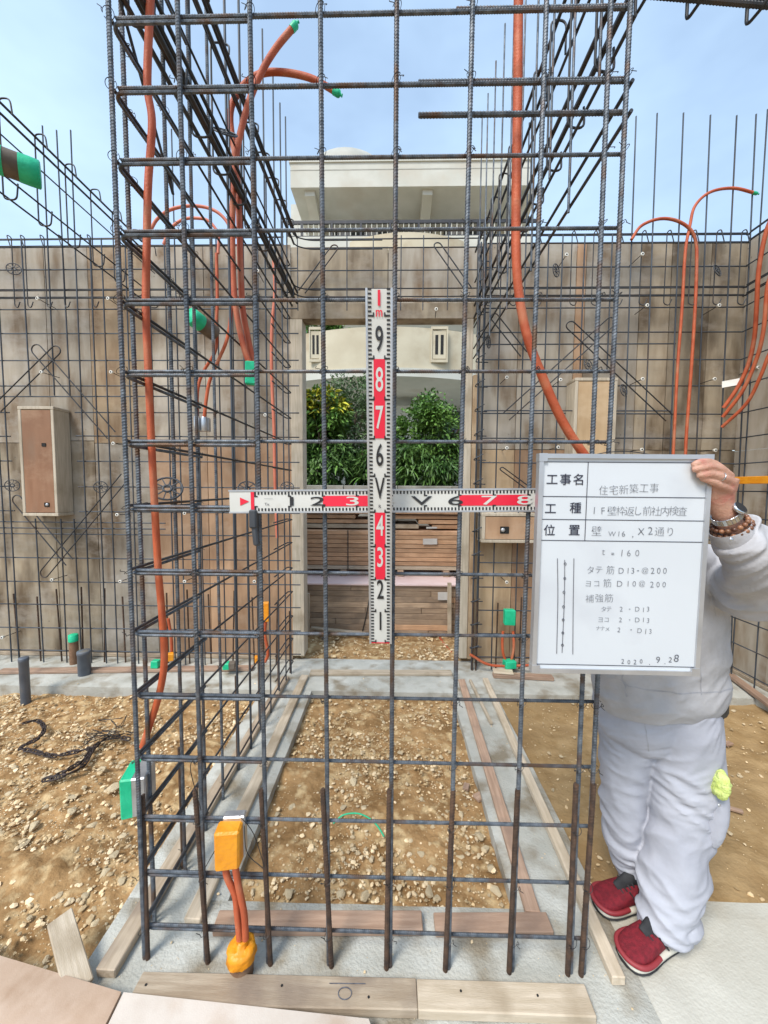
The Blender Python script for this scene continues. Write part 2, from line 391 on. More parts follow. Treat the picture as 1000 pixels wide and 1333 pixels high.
def ribbed(pts, r, pitch, n=8, h=0.13):
    """resample a path and raise the ribs of a deformed bar along it"""
    P = [Vector(p) for p in pts]; cum = [0]
    for a, b in zip(P, P[1:]): cum.append(cum[-1] + (b - a).length)
    tot = cum[-1]; prof = ((0.0, 1.0), (0.45, 1.0), (0.6, 1 + h), (0.85, 1 + h))
    S_, Rr = [], []; k = 0
    while k * pitch < tot:
        for f_, rr in prof:
            s = (k + f_) * pitch
            if s < tot: S_.append(s); Rr.append(r * rr)
        k += 1
    S_.append(tot); Rr.append(r)
    out = []; j = 0
    for s in S_:
        while j < len(P) - 2 and cum[j + 1] < s: j += 1
        t = (s - cum[j]) / max(1e-9, cum[j + 1] - cum[j]); out.append(P[j].lerp(P[j + 1], t))
    V, F = sweep(out, lambda i: Rr[i], n)
    # ribs lean across the bar
    return V, F
_cache = {}
def bar(p, q, r, mat, parent, name='bar', rib=False):
    """a straight bar from p to q; bars of one size share their mesh"""
    p, q = Vector(p), Vector(q); d = q - p; L = d.length
    if rib:
        key = ('rib', round(L, 2), r, mat); Lk = round(L, 2)
        if key not in _cache:
            V, F = ribbed([(0, 0, 0), (0, 0, Lk)], r, r * 1.35, 8)
            # lean the raised rings so that the ribs run obliquely
            V = [Vector((v.x, v.y, min(max(v.z + 0.45 * v.x, 0), Lk))) for v in V]
            _cache[key] = mesh('deformed_bar', V, F, mat, False)
        sc = (1, 1, L / Lk)
    else:
        key = ('cyl', r, mat)
        if key not in _cache:
            V, F = sweep([(0, 0, 0), (0, 0, 1)], r, 7)
            _cache[key] = mesh('round_bar', V, F, mat, True)
        sc = (1, 1, L)
    o = place(name, _cache[key], parent, p, Vector((0, 0, 1)).rotation_difference(d.normalized()), sc)
    return o
def bent(pts, r, mat, parent, name='bent_bar', rad=0.03, n=7, rib=False):
    path = fillet(pts, rad)
    V, F = ribbed(path, r, r * 1.45, 7) if rib else sweep(path, r, n)
    return mk(name, V, F, mat, parent, not rib)
def hairpin(a, b, off, r, mat, parent, name='diagonal_bar'):
    """U-bent bar: two parallel legs a-b and a+off-b+off, rounded at a"""
    a, b, off = Vector(a), Vector(b), Vector(off)
    d = (a - b).normalized(); c = a + off / 2; rr = off.length / 2; o = off.normalized()
    arc = [c - o * rr * math.cos(math.pi * k / 8) + d * rr * math.sin(math.pi * k / 8) for k in range(9)]
    V, F = sweep([b] + arc + [b + off], r, 7)
    return mk(name, V, F, mat, parent, True)
def tube(name, pts, r, mat, parent=None, label=None, cat=None, group=None, n=10, sm=8, caps=True):
    V, F = sweep(smoothpath(pts, sm), r, n, caps)
    o = mk(name, V, F, mat, parent, True)
    if label: tag(o, label, cat, group)
    return o
def lathe(prof, n=20, axis='Z'):
    V, F = [], []
    for r, z in prof:
        for k in range(n):
            a = 2 * math.pi * k / n; V.append(Vector((r * math.cos(a), r * math.sin(a), z)))
    for i in range(len(prof) - 1):
        for k in range(n):
            a, b = i * n + k, i * n + (k + 1) % n; F.append((a, b, b + n, a + n))
    F.append(tuple(range(n - 1, -1, -1))); m = (len(prof) - 1) * n; F.append(tuple(range(m, m + n)))
    return V, F
def orient(V, origin, zdir, xdir=None):
    z = Vector(zdir).normalized(); x = Vector(xdir) if xdir else z.orthogonal(); x = (x - z * x.dot(z)).normalized(); y = z.cross(x)
    return [Vector(origin) + x * v[0] + y * v[1] + z * v[2] for v in V]

# ================================================================== SETTING
YB, YM = 3.35, 3.22                     # back formwork face, back wall reinforcement
def struct(o): return tag(o, kind='structure')
struct(mk('ground', [(-400, -300, -0.32), (400, -300, -0.32), (400, 700, -0.32), (-400, 700, -0.32)], [(0, 1, 2, 3)], 'sand'))
def rough_sheet(name, x0, x1, y0, y1, z, amp, step, mat, tilt=None):
    nx, ny = max(2, int((x1 - x0) / step)), max(2, int((y1 - y0) / step)); V, F = [], []
    for j in range(ny + 1):
        for i in range(nx + 1):
            x = x0 + (x1 - x0) * i / nx; y = y0 + (y1 - y0) * j / ny
            h = noise.fractal(Vector((x * 3.1, y * 3.1, z)), 1.0, 2.0, 3) * amp + noise.fractal(Vector((x * 17, y * 17, 3)), 0.8, 2.0, 4) * amp * 0.35
            V.append((x, y, z + h + (tilt(x, y) if tilt else 0)))
    for j in range(ny):
        for i in range(nx):
            a = j * (nx + 1) + i; F.append((a, a + 1, a + nx + 2, a + nx + 1))
    return struct(mk(name, V, F, mat, None, True))
SXL0, SXL1, SXR0, SXR1 = -0.985, -0.605, 0.465, 0.795     # left and right foundation strips
SYF, SYB = 1.335, 2.83                                    # front and back strip edges
def left_tilt(x, y): return 0.05 * max(0.0, min(1.0, (1.7 - y) / 0.7)) * max(0, min(1, (-x - 1.15) / 0.5)) + 0.045 * math.exp(-((x + 1.5) ** 2 + (y - 1.9) ** 2) / 0.25)
rough_sheet('soil_middle', SXL1 - 0.03, SXR0 + 0.03, SYF - 0.03, SYB + 0.03, -0.055, 0.026, 0.010, 'soil')
rough_sheet('soil_left', -3.9, SXL0 + 0.03, 0.55, SYB + 0.03, -0.075, 0.034, 0.014, 'soil', left_tilt)
rough_sheet('soil_right', SXR1 - 0.03, 2.72, 1.36, SYB + 0.03, -0.06, 0.018, 0.02, 'sand')
rough_sheet('soil_outside', -4.0, 4.0, YB + 0.02, 6.2, -0.015, 0.03, 0.035, 'soil')
def slab(name, x0, x1, y0, y1, z1=0.0, mat='concrete', z0=-0.3, step=0.06):
    """a concrete strip with a slightly uneven top and worn edges"""
    nx, ny = max(2, int((x1 - x0) / step)), max(2, int((y1 - y0) / step)); V, F = [], []
    for j in range(ny + 1):
        for i in range(nx + 1):
            x = x0 + (x1 - x0) * i / nx; y = y0 + (y1 - y0) * j / ny
            e = 0.006 if (i in (0, nx) or j in (0, ny)) else 0
            V.append((x, y, z1 - e + 0.003 * noise.noise(Vector((x * 7, y * 7, 1)))))
    for j in range(ny):
        for i in range(nx):
            a = j * (nx + 1) + i; F.append((a, a + 1, a + nx + 2, a + nx + 1))
    ring = [i for i in range(nx + 1)] + [j * (nx + 1) + nx for j in range(1, ny + 1)] + [ny * (nx + 1) + i for i in range(nx - 1, -1, -1)] + [j * (nx + 1) for j in range(ny - 1, 0, -1)]
    n = len(V)
    for k in ring: V.append((V[k][0], V[k][1], z0))
    for k in range(len(ring)):
        a, b = ring[k], ring[(k + 1) % len(ring)]; F.append((b, a, n + k, n + (k + 1) % len(ring)))
    return struct(mk(name, V, F, mat, None, False))
slab('foundation_front', SXL0, SXR1, 0.2, SYF)
slab('foundation_left', SXL0, SXL1, SYF, SYB)
slab('foundation_right', SXR0, SXR1, SYF, SYB)
slab('foundation_back', -4.0, 2.72, SYB, YB + 0.03)
slab('foundation_side', 2.72, 3.3, 0.2, YB + 0.3)
slab('floor_slab', SXR1, 2.72, 0.2, 1.385, -0.004, 'concrete_warm')

# ------------------------------------------------------------------ plywood formwork walls
TOPZ = 3.585
DX0, DX1 = PY(396, 640, YB).x, PY(601, 640, YB).x         # the opening
DZ = PY(500, 421, YB).z
fw = thing('formwork_wall', 'weathered plywood formwork wall with door opening behind the reinforcement', 'formwork', (0, YB, 0))
def panel(name, x0, x1, z0, z1, mat, y=YB, t=0.012, parent=fw, dy=0.0):
    V, F = boxvf((x0 + 0.003, y + dy, z0 + 0.003), (x1 - 0.003, y + t + dy, z1 - 0.003)); return mk(name, V, F, mat, parent)
xs = [-4.2, -3.6, -3.0, -2.62, -2.1, -1.62, -1.2, DX0 - 0.1]
ups = ['ply_dirty', 'ply_grey', 'ply_grey', 'ply_tan', 'ply_grey', 'ply_grey', 'ply_grey']
los = ['ply_dirty', 'ply_dirty', 'ply_dirty', 'ply_grey', 'ply_brown', 'ply_brown', 'ply_brown']
for i in range(len(xs) - 1):
    panel('panel', xs[i], xs[i + 1], 1.92 + (0.0 if i % 2 else 0.02), TOPZ, ups[i], dy=random.uniform(0, 0.004))
    panel('panel', xs[i], xs[i + 1], 0.035, 1.92 + (0.0 if i % 2 else 0.02), los[i], dy=random.uniform(0, 0.004))
panel('panel', DX0 - 0.1, -0.05, DZ + 0.03, TOPZ - 0.02, 'ply_dirty', dy=0.002)
panel('panel', -0.05, DX1 + 0.1, DZ + 0.03, TOPZ - 0.03, 'ply_grey', dy=0.004)
xr = [DX1 + 0.1, 1.05, 1.52, 1.60, 2.05, 2.30, 2.62, 2.91]
upr = ['ply_grey', 'ply_grey', 'ply_brown', 'ply_grey', 'ply_dirty', 'ply_dirty', 'ply_dirty']
lor = ['ply_tan', 'ply_brown', 'ply_tan', 'ply_dirty', 'ply_dirty', 'ply_dirty', 'ply_dirty']
for i in range(len(xr) - 1):
    panel('panel', xr[i], xr[i + 1], 1.88, TOPZ, upr[i], dy=random.uniform(0, 0.004))
    panel('panel', xr[i], xr[i + 1], 0.035, 1.88, lor[i], dy=random.uniform(0, 0.004))
# jamb boards, head board, reveal of the opening
def jbox(name, a, b, mat, parent=fw):
    c = [(a[i] + b[i]) / 2 for i in range(3)]; V, F = bevbox(b[0] - a[0], b[1] - a[1], b[2] - a[2], 0.003)
    return place(name, mesh(name, V, F, mat), parent, c)
jbox('jamb_board', (DX0 - 0.105, YB - 0.022, 0.04), (DX0 - 0.002, YB + 0.12, DZ + 0.028), 'wood_jamb')
jbox('jamb_board', (DX1 + 0.002, YB - 0.022, 0.04), (DX1 + 0.07, YB + 0.12, DZ + 0.028), 'wood_jamb')
jbox('jamb_board', (DX1 + 0.074, YB - 0.035, 0.04), (DX1 + 0.125, YB + 0.0, 2.5), 'ply_tan')
jbox('head_board', (DX0 - 0.1, YB - 0.018, DZ + 0.031), (DX1 + 0.1, YB + 0.11, DZ + 0.16), 'ply_dirty')
# timber studs outside hold the panels up
for x in (-3.9, -3.0, -2.1, -1.2, 0.85, 1.52, 2.2, 2.8):
    jbox('stud', (x - 0.03, YB + 0.03, 0.02), (x + 0.03, YB + 0.09, TOPZ - 0.05), 'wood')
for a_, b_ in ((-4.2, DX0 - .12), (DX1 + .14, 2.9)):  # added unseen sheets that stop sky light leaking through the panel joints
    jbox('gap_light_stop', (a_, YB + .0175, .04), (b_, YB + .026, TOPZ - .06), 'ply_dirty')
jbox('gap_light_stop', (DX0 - .11, YB + .0185, DZ + .17), (DX1 + .13, YB + .0255, TOPZ - .06), 'ply_dirty')
jbox('base_plate', (-4.2, YB - 0.012, 0.001), (DX0 - 0.11, YB + 0.06, 0.033), 'wood')
jbox('base_plate', (DX1 + 0.13, YB - 0.012, 0.001), (2.9, YB + 0.06, 0.033), 'wood')
rw = thing('formwork_wall', 'plywood formwork wall closing the room on the far right side', 'formwork', (2.9, 2.0, 0))
XR = 2.9
ys = [0.1, 0.6, 1.1, 1.6, 2.1, 2.55, 2.95, YB - 0.002]
for i in range(len(ys) - 1):
    for z0, z1 in ((0.035, 1.87), (1.87, TOPZ)):
        V, F = boxvf((XR, ys[i] + 0.001, z0 + 0.001), (XR + 0.012, ys[i + 1] - 0.001, z1 - 0.001))
        mk('panel', V, F, random.choice(['ply_grey', 'ply_dirty', 'ply_tan', 'ply_dirty']), rw)
jbox('base_plate', (XR - 0.012, 0.1, 0.001), (XR + 0.05, YB - 0.02, 0.033), 'wood', rw)

# ================================================================== REINFORCEMENT
D13, D10 = 0.0066, 0.0050
Y0 = 1.149
ROWS = [PY(516, y, Y0).z for y in (1219, 1148, 1075, 995, 912, 829, 747, 662, 575, 482, 387, 295, 199.5, 104, 10.5)]
ROWS += [ROWS[-1] + 0.2 * k for k in (1, 2, 3)]
XL, XRB = -0.825, 0.665                  # planes of the left wall and the right beam
# tie wire: a loop round the crossing with two twisted tails; four shared shapes
ties = []
for s in range(4):
    random.seed(40 + s)
    a0 = random.uniform(0.6, 0.9)
    pts = [Vector((math.cos(t) * 0.0125, -0.006 + math.sin(t) * 0.016, math.cos(t) * 0.0125 * a0)) for t in [2 * math.pi * k / 12 for k in range(12)]]
    tail = pts[-1]; pts2 = pts + [tail + Vector((random.uniform(-.006, .006) * k, -0.002 * k, -0.005 * k + random.uniform(-.004, .004))) for k in (1, 2, 3)]
    V, F = sweep(smoothpath(pts2, 3), 0.0010, 4)
    ties.append(mesh('tie_wire', V, F, 'wire', True))
random.seed(11)
def tie(p, parent):
    return place('tie_wire', random.choice(ties), parent, p, Matrix.Rotation(random.choice((0, math.pi)), 3, 'Y').to_quaternion(), None)

front = thing('rebar_mesh', 'tall steel rebar grid of the wall standing nearest the camera', 'rebar', (0, Y0, 0))
tops = (145, 234, 327, 418, 516, 613, 708, 791, 816)
bots = ((188, 1230), (268, 1240), (349, 1245), (428, 1250), (508, 1250), (584, 1250), (667, 1250), (743, 1255), (760, 1255))
VX = []
for i, (tx, b) in enumerate(zip(tops, bots)):
    p, q = PY(tx, 104, Y0), PY(b[0], b[1], Y0); d = (p - q) / (p.z - q.z)
    lo, hi = q + d * (-0.06 - q.z), q + d * (3.62 - q.z)
    bar(lo, hi, D13, 'steel', front, 'vertical_bar', True); VX.append((q, d))
def vxat(i, z): q, d = VX[i]; return (q + d * (z - q.z)).x
random.seed(3)
for j, z in enumerate(ROWS):
    # each row butts into an L-shaped corner bar at its left end
    xa = -0.79 if j < 1 else vxat(0, z) + 0.01
    bar((xa, Y0 + 0.0125, z), (vxat(8, z) + 0.012, Y0 + 0.0125, z + random.uniform(-.004, .004)), D10 + (0.0006 if j > 12 else 0), 'steel', front, 'horizontal_bar', True)
    lz = z - 0.0112
    bent([(vxat(2, z) - 0.012, Y0 + 0.0125, lz), (vxat(0, z) + 0.012, Y0 + 0.0125, lz), (XL + 0.012, Y0 + 0.03, lz), (XL + 0.012, Y0 + 0.46 + random.uniform(-.03, .03), lz)], D10, 'steel', front, 'corner_bar', 0.025, rib=True)
    for i in range(9):
        if random.random() < 0.85: tie((vxat(i, z), Y0 + 0.004, z), front)
# lapped bars over the opening on the right
za, zb = PY(545, 101, Y0).z, PY(545, 144, Y0).z
bar((PY(545, 101, Y0).x, Y0 + 0.014, za), (vxat(8, za), Y0 + 0.014, za), D13, 'steel', front, 'horizontal_bar', True)
bar((PY(545, 144, Y0).x, Y0 + 0.014, zb), (vxat(8, zb), Y0 + 0.014, zb), D13, 'steel', front, 'horizontal_bar', True)
zc = PY(600, 5, Y0).z
bar((PY(595, 5, Y0).x, Y0 + 0.014, zc), (vxat(8, zc), Y0 + 0.014, zc), D13, 'steel', front, 'horizontal_bar', True)
# rusty starter bars cast into the foundation
for i, (tx, ty) in enumerate(((None, 0), (254, 1027), (340, 1027), (420, 1027), (507, 1027), (590, 1028), (674, 1027), (750, 1020), (773, 1020))):
    if tx is None:
        bar((vxat(0, 0) + 0.013, Y0 - 0.004, -0.05), (vxat(0, 0.5) + 0.002, Y0 + 0.016, 0.55), D13, 'rust', front, 'starter_bar', True); continue
    p = PY(tx, ty, Y0 - 0.004); bx = vxat(i, 0) + (0.012 if i < 4 else -0.0125)
    bar((bx, Y0 - 0.007, -0.05), p, D13 * 1.15, 'rust', front, 'starter_bar', True)

leftm = thing('rebar_mesh', 'steel rebar grid of the left cross wall receding to the back', 'rebar', (XL, 2.1, 0))
LY = [1.245, 1.435, 1.62, 1.79, 1.99, 2.16, 2.34, 2.53, 2.75, 2.91, 3.08]
for i, y in enumerate(LY):
    top = 4.35 if i % 3 else 4.28
    bar((XL + random.uniform(-.006, .006), y, -0.05), (XL + random.uniform(-.012, .012), y + random.uniform(-.012, .012), top), D13 if i < 6 else D10 * 1.05, 'steel' if i < 4 else 'steel_far', leftm, 'vertical_bar', i < 4)
    if i % 2 == 0 or i < 3:
        bar((XL - 0.014, y + 0.014, -0.05), (XL - 0.014, y + 0.012, 0.52 + random.uniform(-.04, .04)), D13, 'rust', leftm, 'starter_bar')
for j, z in enumerate(ROWS[:17]):
    bent([(XL + 0.013, 1.165, z + 0.002), (XL + 0.013, 3.10, z + 0.002 + random.uniform(-.006, .006)), (XL - 0.03, 3.10, z + 0.002), (XL - 0.03, 2.75, z + 0.002)], D10, 'steel_dark', leftm, 'horizontal_bar', 0.018)
    if random.random() < 0.8:
        for y in LY[:5]:
            if random.random() < 0.6: tie((XL + 0.01, y, z), leftm)
for z, dx, r in ((3.53, 0.0, D13), (3.475, 0.03, D13), (3.52, 0.055, D13), (3.12, 0.0, D13), (3.09, 0.03, D13 * 1.1), (3.05, -0.02, D13), (3.02, 0.05, D13 * 1.1), (3.10, 0.055, D13), (3.06, 0.02, D13), (3.00, 0.01, D13), (3.55, 0.03, D13)):
    bar((XL + dx, 1.16, z), (XL + dx, 3.16, z - 0.004), r * 1.2, 'steel_dark', leftm, 'beam_bar')
for k in range(10):                      # hooked links round the beam bars
    y = 1.28 + 0.19 * k
    bent([(XL + 0.07, y, 3.5), (XL + 0.07, y + 0.01, 3.55), (XL - 0.012, y, 3.555), (XL - 0.012, y, 2.985), (XL + 0.065, y, 2.98), (XL + 0.065, y + 0.012, 3.06)], D10 * 0.9, 'steel_dark', leftm, 'link_bar', 0.03)
p, q = PX(155, -4, XL), PX(226, 256, XL)
bent([p, q, q + Vector((0, -0.012, 0.03)), q + Vector((0, -0.022, 0.06))], D10, 'steel_dark', leftm, 'hooked_bar', 0.02)

rb = thing('rebar_cage', 'long steel rebar cage of the beam high over the right passage', 'rebar', (XRB, 1.2, 2.5))
for z, dx, r in ((3.46, 0, D13), (3.40, 0.03, D13), (3.22, 0, D10), (3.035, 0, D13 * 1.15), (3.01, 0.03, D13), (2.94, 0.0, D13 * 1.15), (2.86, 0.0, D10), (2.69, 0.0, D10), (2.61, 0.0, D10)):
    bar((XRB + dx, 1.165, z), (XRB + dx, 3.28, z + 0.012), r * 1.15, 'steel_dark', rb, 'beam_bar')
for k in range(10):
    y = 1.33 + 0.195 * k
    bar((XRB - 0.012, y, 2.58 + (0.0 if k % 2 else 0.27)), (XRB - 0.012, y + random.uniform(-.01, .01), 4.32 if k not in (0, 1) else 3.9), D10, 'steel', rb, 'vertical_bar')
    bent([(XRB + 0.045, y + .02, 3.36), (XRB + 0.045, y + .02, 3.49), (XRB - 0.018, y + .02, 3.495), (XRB - 0.018, y + .02, 2.90), (XRB + 0.045, y + .02, 2.895), (XRB + 0.045, y + 0.03, 2.98)], D10 * 0.9, 'steel_dark', rb, 'link_bar', 0.03)

# jamb bundle at the back end of the right beam
jb = thing('rebar_bundle', 'bundle of upright bars with short hooks beside the right door jamb', 'rebar', (0.72, 3.25, 0))
for x, y, r in ((0.685, 3.2, D13), (0.70, 3.26, D13), (0.725, 3.22, D13), (0.745, 3.27, D10)):
    bar((x, y, -0.02), (x + 0.008, y, 3.5), r, 'steel_far', jb, 'upright_bar')
for k in range(17):
    z = 0.18 + 0.2 * k
    bent([(0.78, 3.25, z), (0.676, 3.24, z), (0.676, 3.19, z + 0.01), (0.74, 3.17, z + 0.045)], D10 * 0.9, 'steel_far', jb, 'hook_bar', 0.015)
for x in (0.69, 0.72):
    bar((x, 3.19, -0.02), (x, 3.19, 0.62), D13, 'rust', jb, 'starter_bar')

# back wall meshes
ROWB = [PY(100, y, YM).z for y in (310.5, 320.5, 351, 377, 387.5, 402.5, 434, 469, 502, 537, 568, 600, 634, 666, 696, 727, 758, 788, 818, 847)]
DOUB = {0, 1, 3, 4}
lm = thing('rebar_mesh', 'thin steel rebar grid on the back wall left of the door opening', 'rebar', (-2.2, YM, 0))
BOXL = (PY(15, 600, YM).x, PY(100, 600, YM).x, PY(60, 672, YM).z, PY(60, 520, YM).z)       # the timber blockout interrupts the grid
BOXU = (PY(738, 500, YM).x, PY(800, 500, YM).x, PY(760, 640, YM).z, PY(760, 486, YM).z)
def grid_v(parent, x, dx=0.0, ztop=3.55, mat='steel_far', r=D10 * 1.1, boxes=()):
    segs = [(-0.03, ztop)]
    for (a, b, c, d) in boxes:
        if a < x < b: segs = [s for s0 in segs for s in ((s0[0], c - 0.02), (d + 0.03, s0[1])) if s[1] > s[0]]
    for a, b in segs:
        bar((x, YM - 0.008, a), (x + dx, YM - 0.008, b), r, mat, parent, 'vertical_bar')
def grid_h(parent, z, x0, x1, mat='steel_far', r=D10 * 1.05, boxes=(), dy=0.004):
    segs = [(x0, x1)]
    for (a, b, c, d) in boxes:
        if c < z < d: segs = [s for s0 in segs for s in ((s0[0], min(a, s0[1])), (max(b, s0[0]), s0[1])) if s[1] - s[0] > 0.02]
    for a, b in segs:
        bar((a, YM + dy, z + random.uniform(-.004, .004)), (b, YM + dy, z + random.uniform(-.004, .004)), r, mat, parent, 'horizontal_bar')
tall = {0, 2, 3, 5}
for i, px in enumerate((-62, -28, 3, 13, 46, 77, 97, 110, 130, 145, 173, 203, 222, 236, 262, 290, 306, 322, 338)):
    x = PY(px, 620, YM).x
    grid_v(lm, x, random.uniform(-.015, .015), 4.42 + random.uniform(-.05, .05) if px in (3, 13, 77, 97, 110, 236, 322) else 3.56, boxes=(BOXL,))
for i, z in enumerate(ROWB):
    if i in DOUB:
        for s in (-0.008, 0.012):
            grid_h(lm, z + s, -3.9, -0.9, 'steel_dark', D10 if s < 0 else D10 * 0.9, dy=0.005 + s)
    else:
        grid_h(lm, z, -3.9, -0.78, boxes=(BOXL,))
for y in (680, 688):
    grid_h(lm, PY(100, y, YM).z, -3.9, PY(215, y, YM).x)
zx = PY(100, 516, YM).z; grid_h(lm, zx, -3.9, PY(218, 516, YM).x)
for px in (-12, 20, 37, 62, 85, 122, 160, 190, 250, 276): # hooked links between the top pairs of bars
    x = PY(px, 350, YM).x
    bent([(x + 0.03, YM - 0.06, 3.46), (x, YM - 0.06, 3.56), (x, YM - 0.02, 3.565), (x, YM - 0.02, 3.02), (x + 0.035, YM - 0.03, 3.0), (x + 0.055, YM - 0.03, 3.05)], D10 * 0.8, 'steel_dark', lm, 'link_bar', 0.02)
for k in range(20):
    x = -3.85 + 0.19 * k
    if x < -0.95: bar((x, YM + 0.015, -0.03), (x + random.uniform(-.03, .03), YM + 0.015, 0.62 + random.uniform(-.05, .05)), D13, 'rust', lm, 'starter_bar')
def pin(parent, u, v, off_px, mat='steel_dark', r=D10, Y=YM - 0.03):
    a, b = PY(*u, Y), PY(*v, Y); o = PY(u[0] + off_px[0], u[1] + off_px[1], Y) - a
    return hairpin(a, b, o, r, mat, parent)
pin(lm, (68, 452), (-8, 527), (9, 9)); pin(lm, (43, 460), (140, 571), (10, -9)); pin(lm, (54, 742), (158, 617), (8, 8)); pin(lm, (18, 655), (86, 736), (9, -8))

rm = thing('rebar_mesh', 'thin steel rebar grid on the back wall right of the door opening', 'rebar', (1.9, YM, 0))
for px in (649, 680, 709, 727, 755, 790, 820, 847, 882, 917, 947, 975):
    x = PY(px, 470, YM).x
    grid_v(rm, x, PY({820: 826, 847: 853, 882: 887, 917: 922, 947: 956, 975: 981}.get(px, px + 3), 185, YM).x - x if px > 800 else 0.0, 4.45 + random.uniform(-.02, .03) if px > 800 else (3.56 if px != 680 else 4.4), boxes=(BOXU,))
for i, z in enumerate(ROWB):
    if i in DOUB:
        for s in (-0.008, 0.012): grid_h(rm, z + s, 0.75, 2.80, 'steel_dark', D10 if s < 0 else D10 * 0.9, dy=0.005 + s)
    else:
        grid_h(rm, z, 0.72, 2.80, boxes=(BOXU,))
for y0_ in (448, 571 - 36):
    grid_h(rm, PY(700, y0_, YM).z, 0.75, PY(880, 450, YM).x, 'steel_far')
for px in (632, 664, 696, 742, 770, 800, 832, 864, 896, 928, 960):
    x = PY(px, 350, YM).x
    bent([(x + 0.03, YM - 0.06, 3.46), (x, YM - 0.06, 3.56), (x, YM - 0.02, 3.565), (x, YM - 0.02, 3.02), (x + 0.035, YM - 0.03, 3.0), (x + 0.055, YM - 0.03, 3.05)], D10 * 0.8, 'steel_dark', rm, 'link_bar', 0.02)
pin(rm, (739, 428), (867, 548), (9, -8)); pin(rm, (791, 415), (655, 538), (8, 9)); pin(rm, (640, 416), (678, 464), (8, -6)); pin(rm, (652, 612), (690, 640), (4, -3))
for x in (0.9, 1.1, 1.3, 1.5, 1.7, 1.9, 2.1, 2.3, 2.5, 2.7):
    bar((x, YM + 0.015, -0.03), (x + random.uniform(-.03, .03), YM + 0.015, 0.62 + random.uniform(-.05, .05)), D13, 'rust', rm, 'starter_bar')

lint = thing('rebar_cage', 'short steel rebar cage of the lintel above the door opening', 'rebar', (0, YM, 2.9))
for py, ext in ((313.5, 498), (325, 498), (378, 505), (388.5, 505)):
    z = PY(480, py, YM).z
    p0 = PY(377, py, YM)
    bent([(XL + 0.03, 2.55, z + 0.02), (XL + 0.03, YM - 0.05, z + 0.005), (XL + 0.14, YM - 0.01, z), (PY(ext, py, YM).x, YM - 0.01, z)], D10, 'steel_dark', lint, 'corner_bar', 0.10)
    bar((-0.72, YM - 0.004, z + 0.012), (0.72, YM - 0.004, z + 0.012), D10, 'steel_dark', lint, 'horizontal_bar')
z = PY(480, 352, YM).z
bar((-0.85, YM, z), (0.8, YM, z), D10 * 0.9, 'steel_far', lint, 'horizontal_bar')
for px in (388, 452, 486, 522, 551, 583):
    x = PY(px, 350, YM).x
    bar((x, YM - 0.012, 2.98), (x, YM - 0.012, 3.56), D10 * 0.85, 'steel_far', lint, 'link_bar')
pin(lint, (431, 321), (389, 378), (8, 4)); pin(lint, (566, 322), (607, 380), (8, -4))

sm = thing('rebar_mesh', 'steel rebar grid on the side formwork at the right edge', 'rebar', (2.8, 2.0, 0))
for k in range(13):
    y = 3.13 - 0.2 * k
    bar((2.80, y, -0.03), (2.80 + random.uniform(-.01, .01), y, 4.4 if k in (0, 2, 4) else 3.55), D10, 'steel_far', sm, 'vertical_bar')
for i, z in enumerate(ROWB):
    if i in DOUB:
        for s in (-0.012, 0.014): bar((2.79 + s, 0.6, z + s), (2.79 + s, 3.22, z + s), D10, 'steel_dark', sm, 'horizontal_bar')
    else:
        bar((2.79, 0.6, z + random.uniform(-.005, .005)), (2.79, 3.22, z), D10, 'steel_far', sm, 'horizontal_bar')
for px, py in ((985, 330), (985, 383)):
    pass
fb = thing('rebar_cage', 'open rebar cage of the beam overhead at the far left', 'rebar', (-2.0, 1.8, 3.0))
XF = -2.02
for (a, b) in (((0, 133), (164, 287)), ((0, 147), (140, 276)), ((0, 224), (133, 330)), ((0, 250), (84, 308))):
    p, q = PX(*a, XF), PX(*b, XF); z = (p.z + q.z) / 2
    bar((XF, 0.4, p.z), (XF, 3.16, p.z), D13 if a[1] < 200 else D10, 'steel_dark', fb, 'beam_bar')
zt, zl = PX(0, 133, XF).z, PX(0, 250, XF).z
bar((XF + 0.1, 0.4, (zt + zl) / 2 - 0.02), (XF + 0.1, 3.16, (zt + zl) / 2 - 0.02), D10 * 0.8, 'steel_far', fb, 'beam_bar')
for k in range(9):
    y = 1.65 + 0.2 * k
    bent([(XF + 0.06, y, zt - 0.06), (XF + 0.05, y, zt + 0.02), (XF - 0.01, y, zt + 0.022), (XF - 0.01, y, zl - 0.015), (XF + 0.06, y, zl - 0.02), (XF + 0.07, y, zl + 0.06)], D10 * 0.8, 'steel_dark', fb, 'link_bar', 0.025)
ob = thing('rebar_cage', 'bundle of overhead beam bars cut off by the top right corner', 'rebar', (1.2, Y0, 2.9))
for dy, dz in ((0.0, 0.012), (0.03, 0.018), (-0.012, 0.0), (0.015, 0.03)):
    a, b = PY(832, -7, Y0 + dy), PY(1004, 8, Y0 + dy); d = (b - a)
    bar(a + Vector((0, 0, dz)), a + d * 2.2 + Vector((0, 0, dz)), D13, 'steel_dark', ob, 'beam_bar', True)
for px in (836, 905, 985):
    c = PY(px, 2 + (px - 885) * 0.09, Y0)
    bent([c + Vector((0.03, -0.02, 0.2)), c + Vector((0.005, -0.022, -0.012)), c + Vector((0, 0.03, -0.012)), c + Vector((0, 0.03, 0.2))], D10 * 0.9, 'steel_dark', ob, 'link_bar', 0.015)

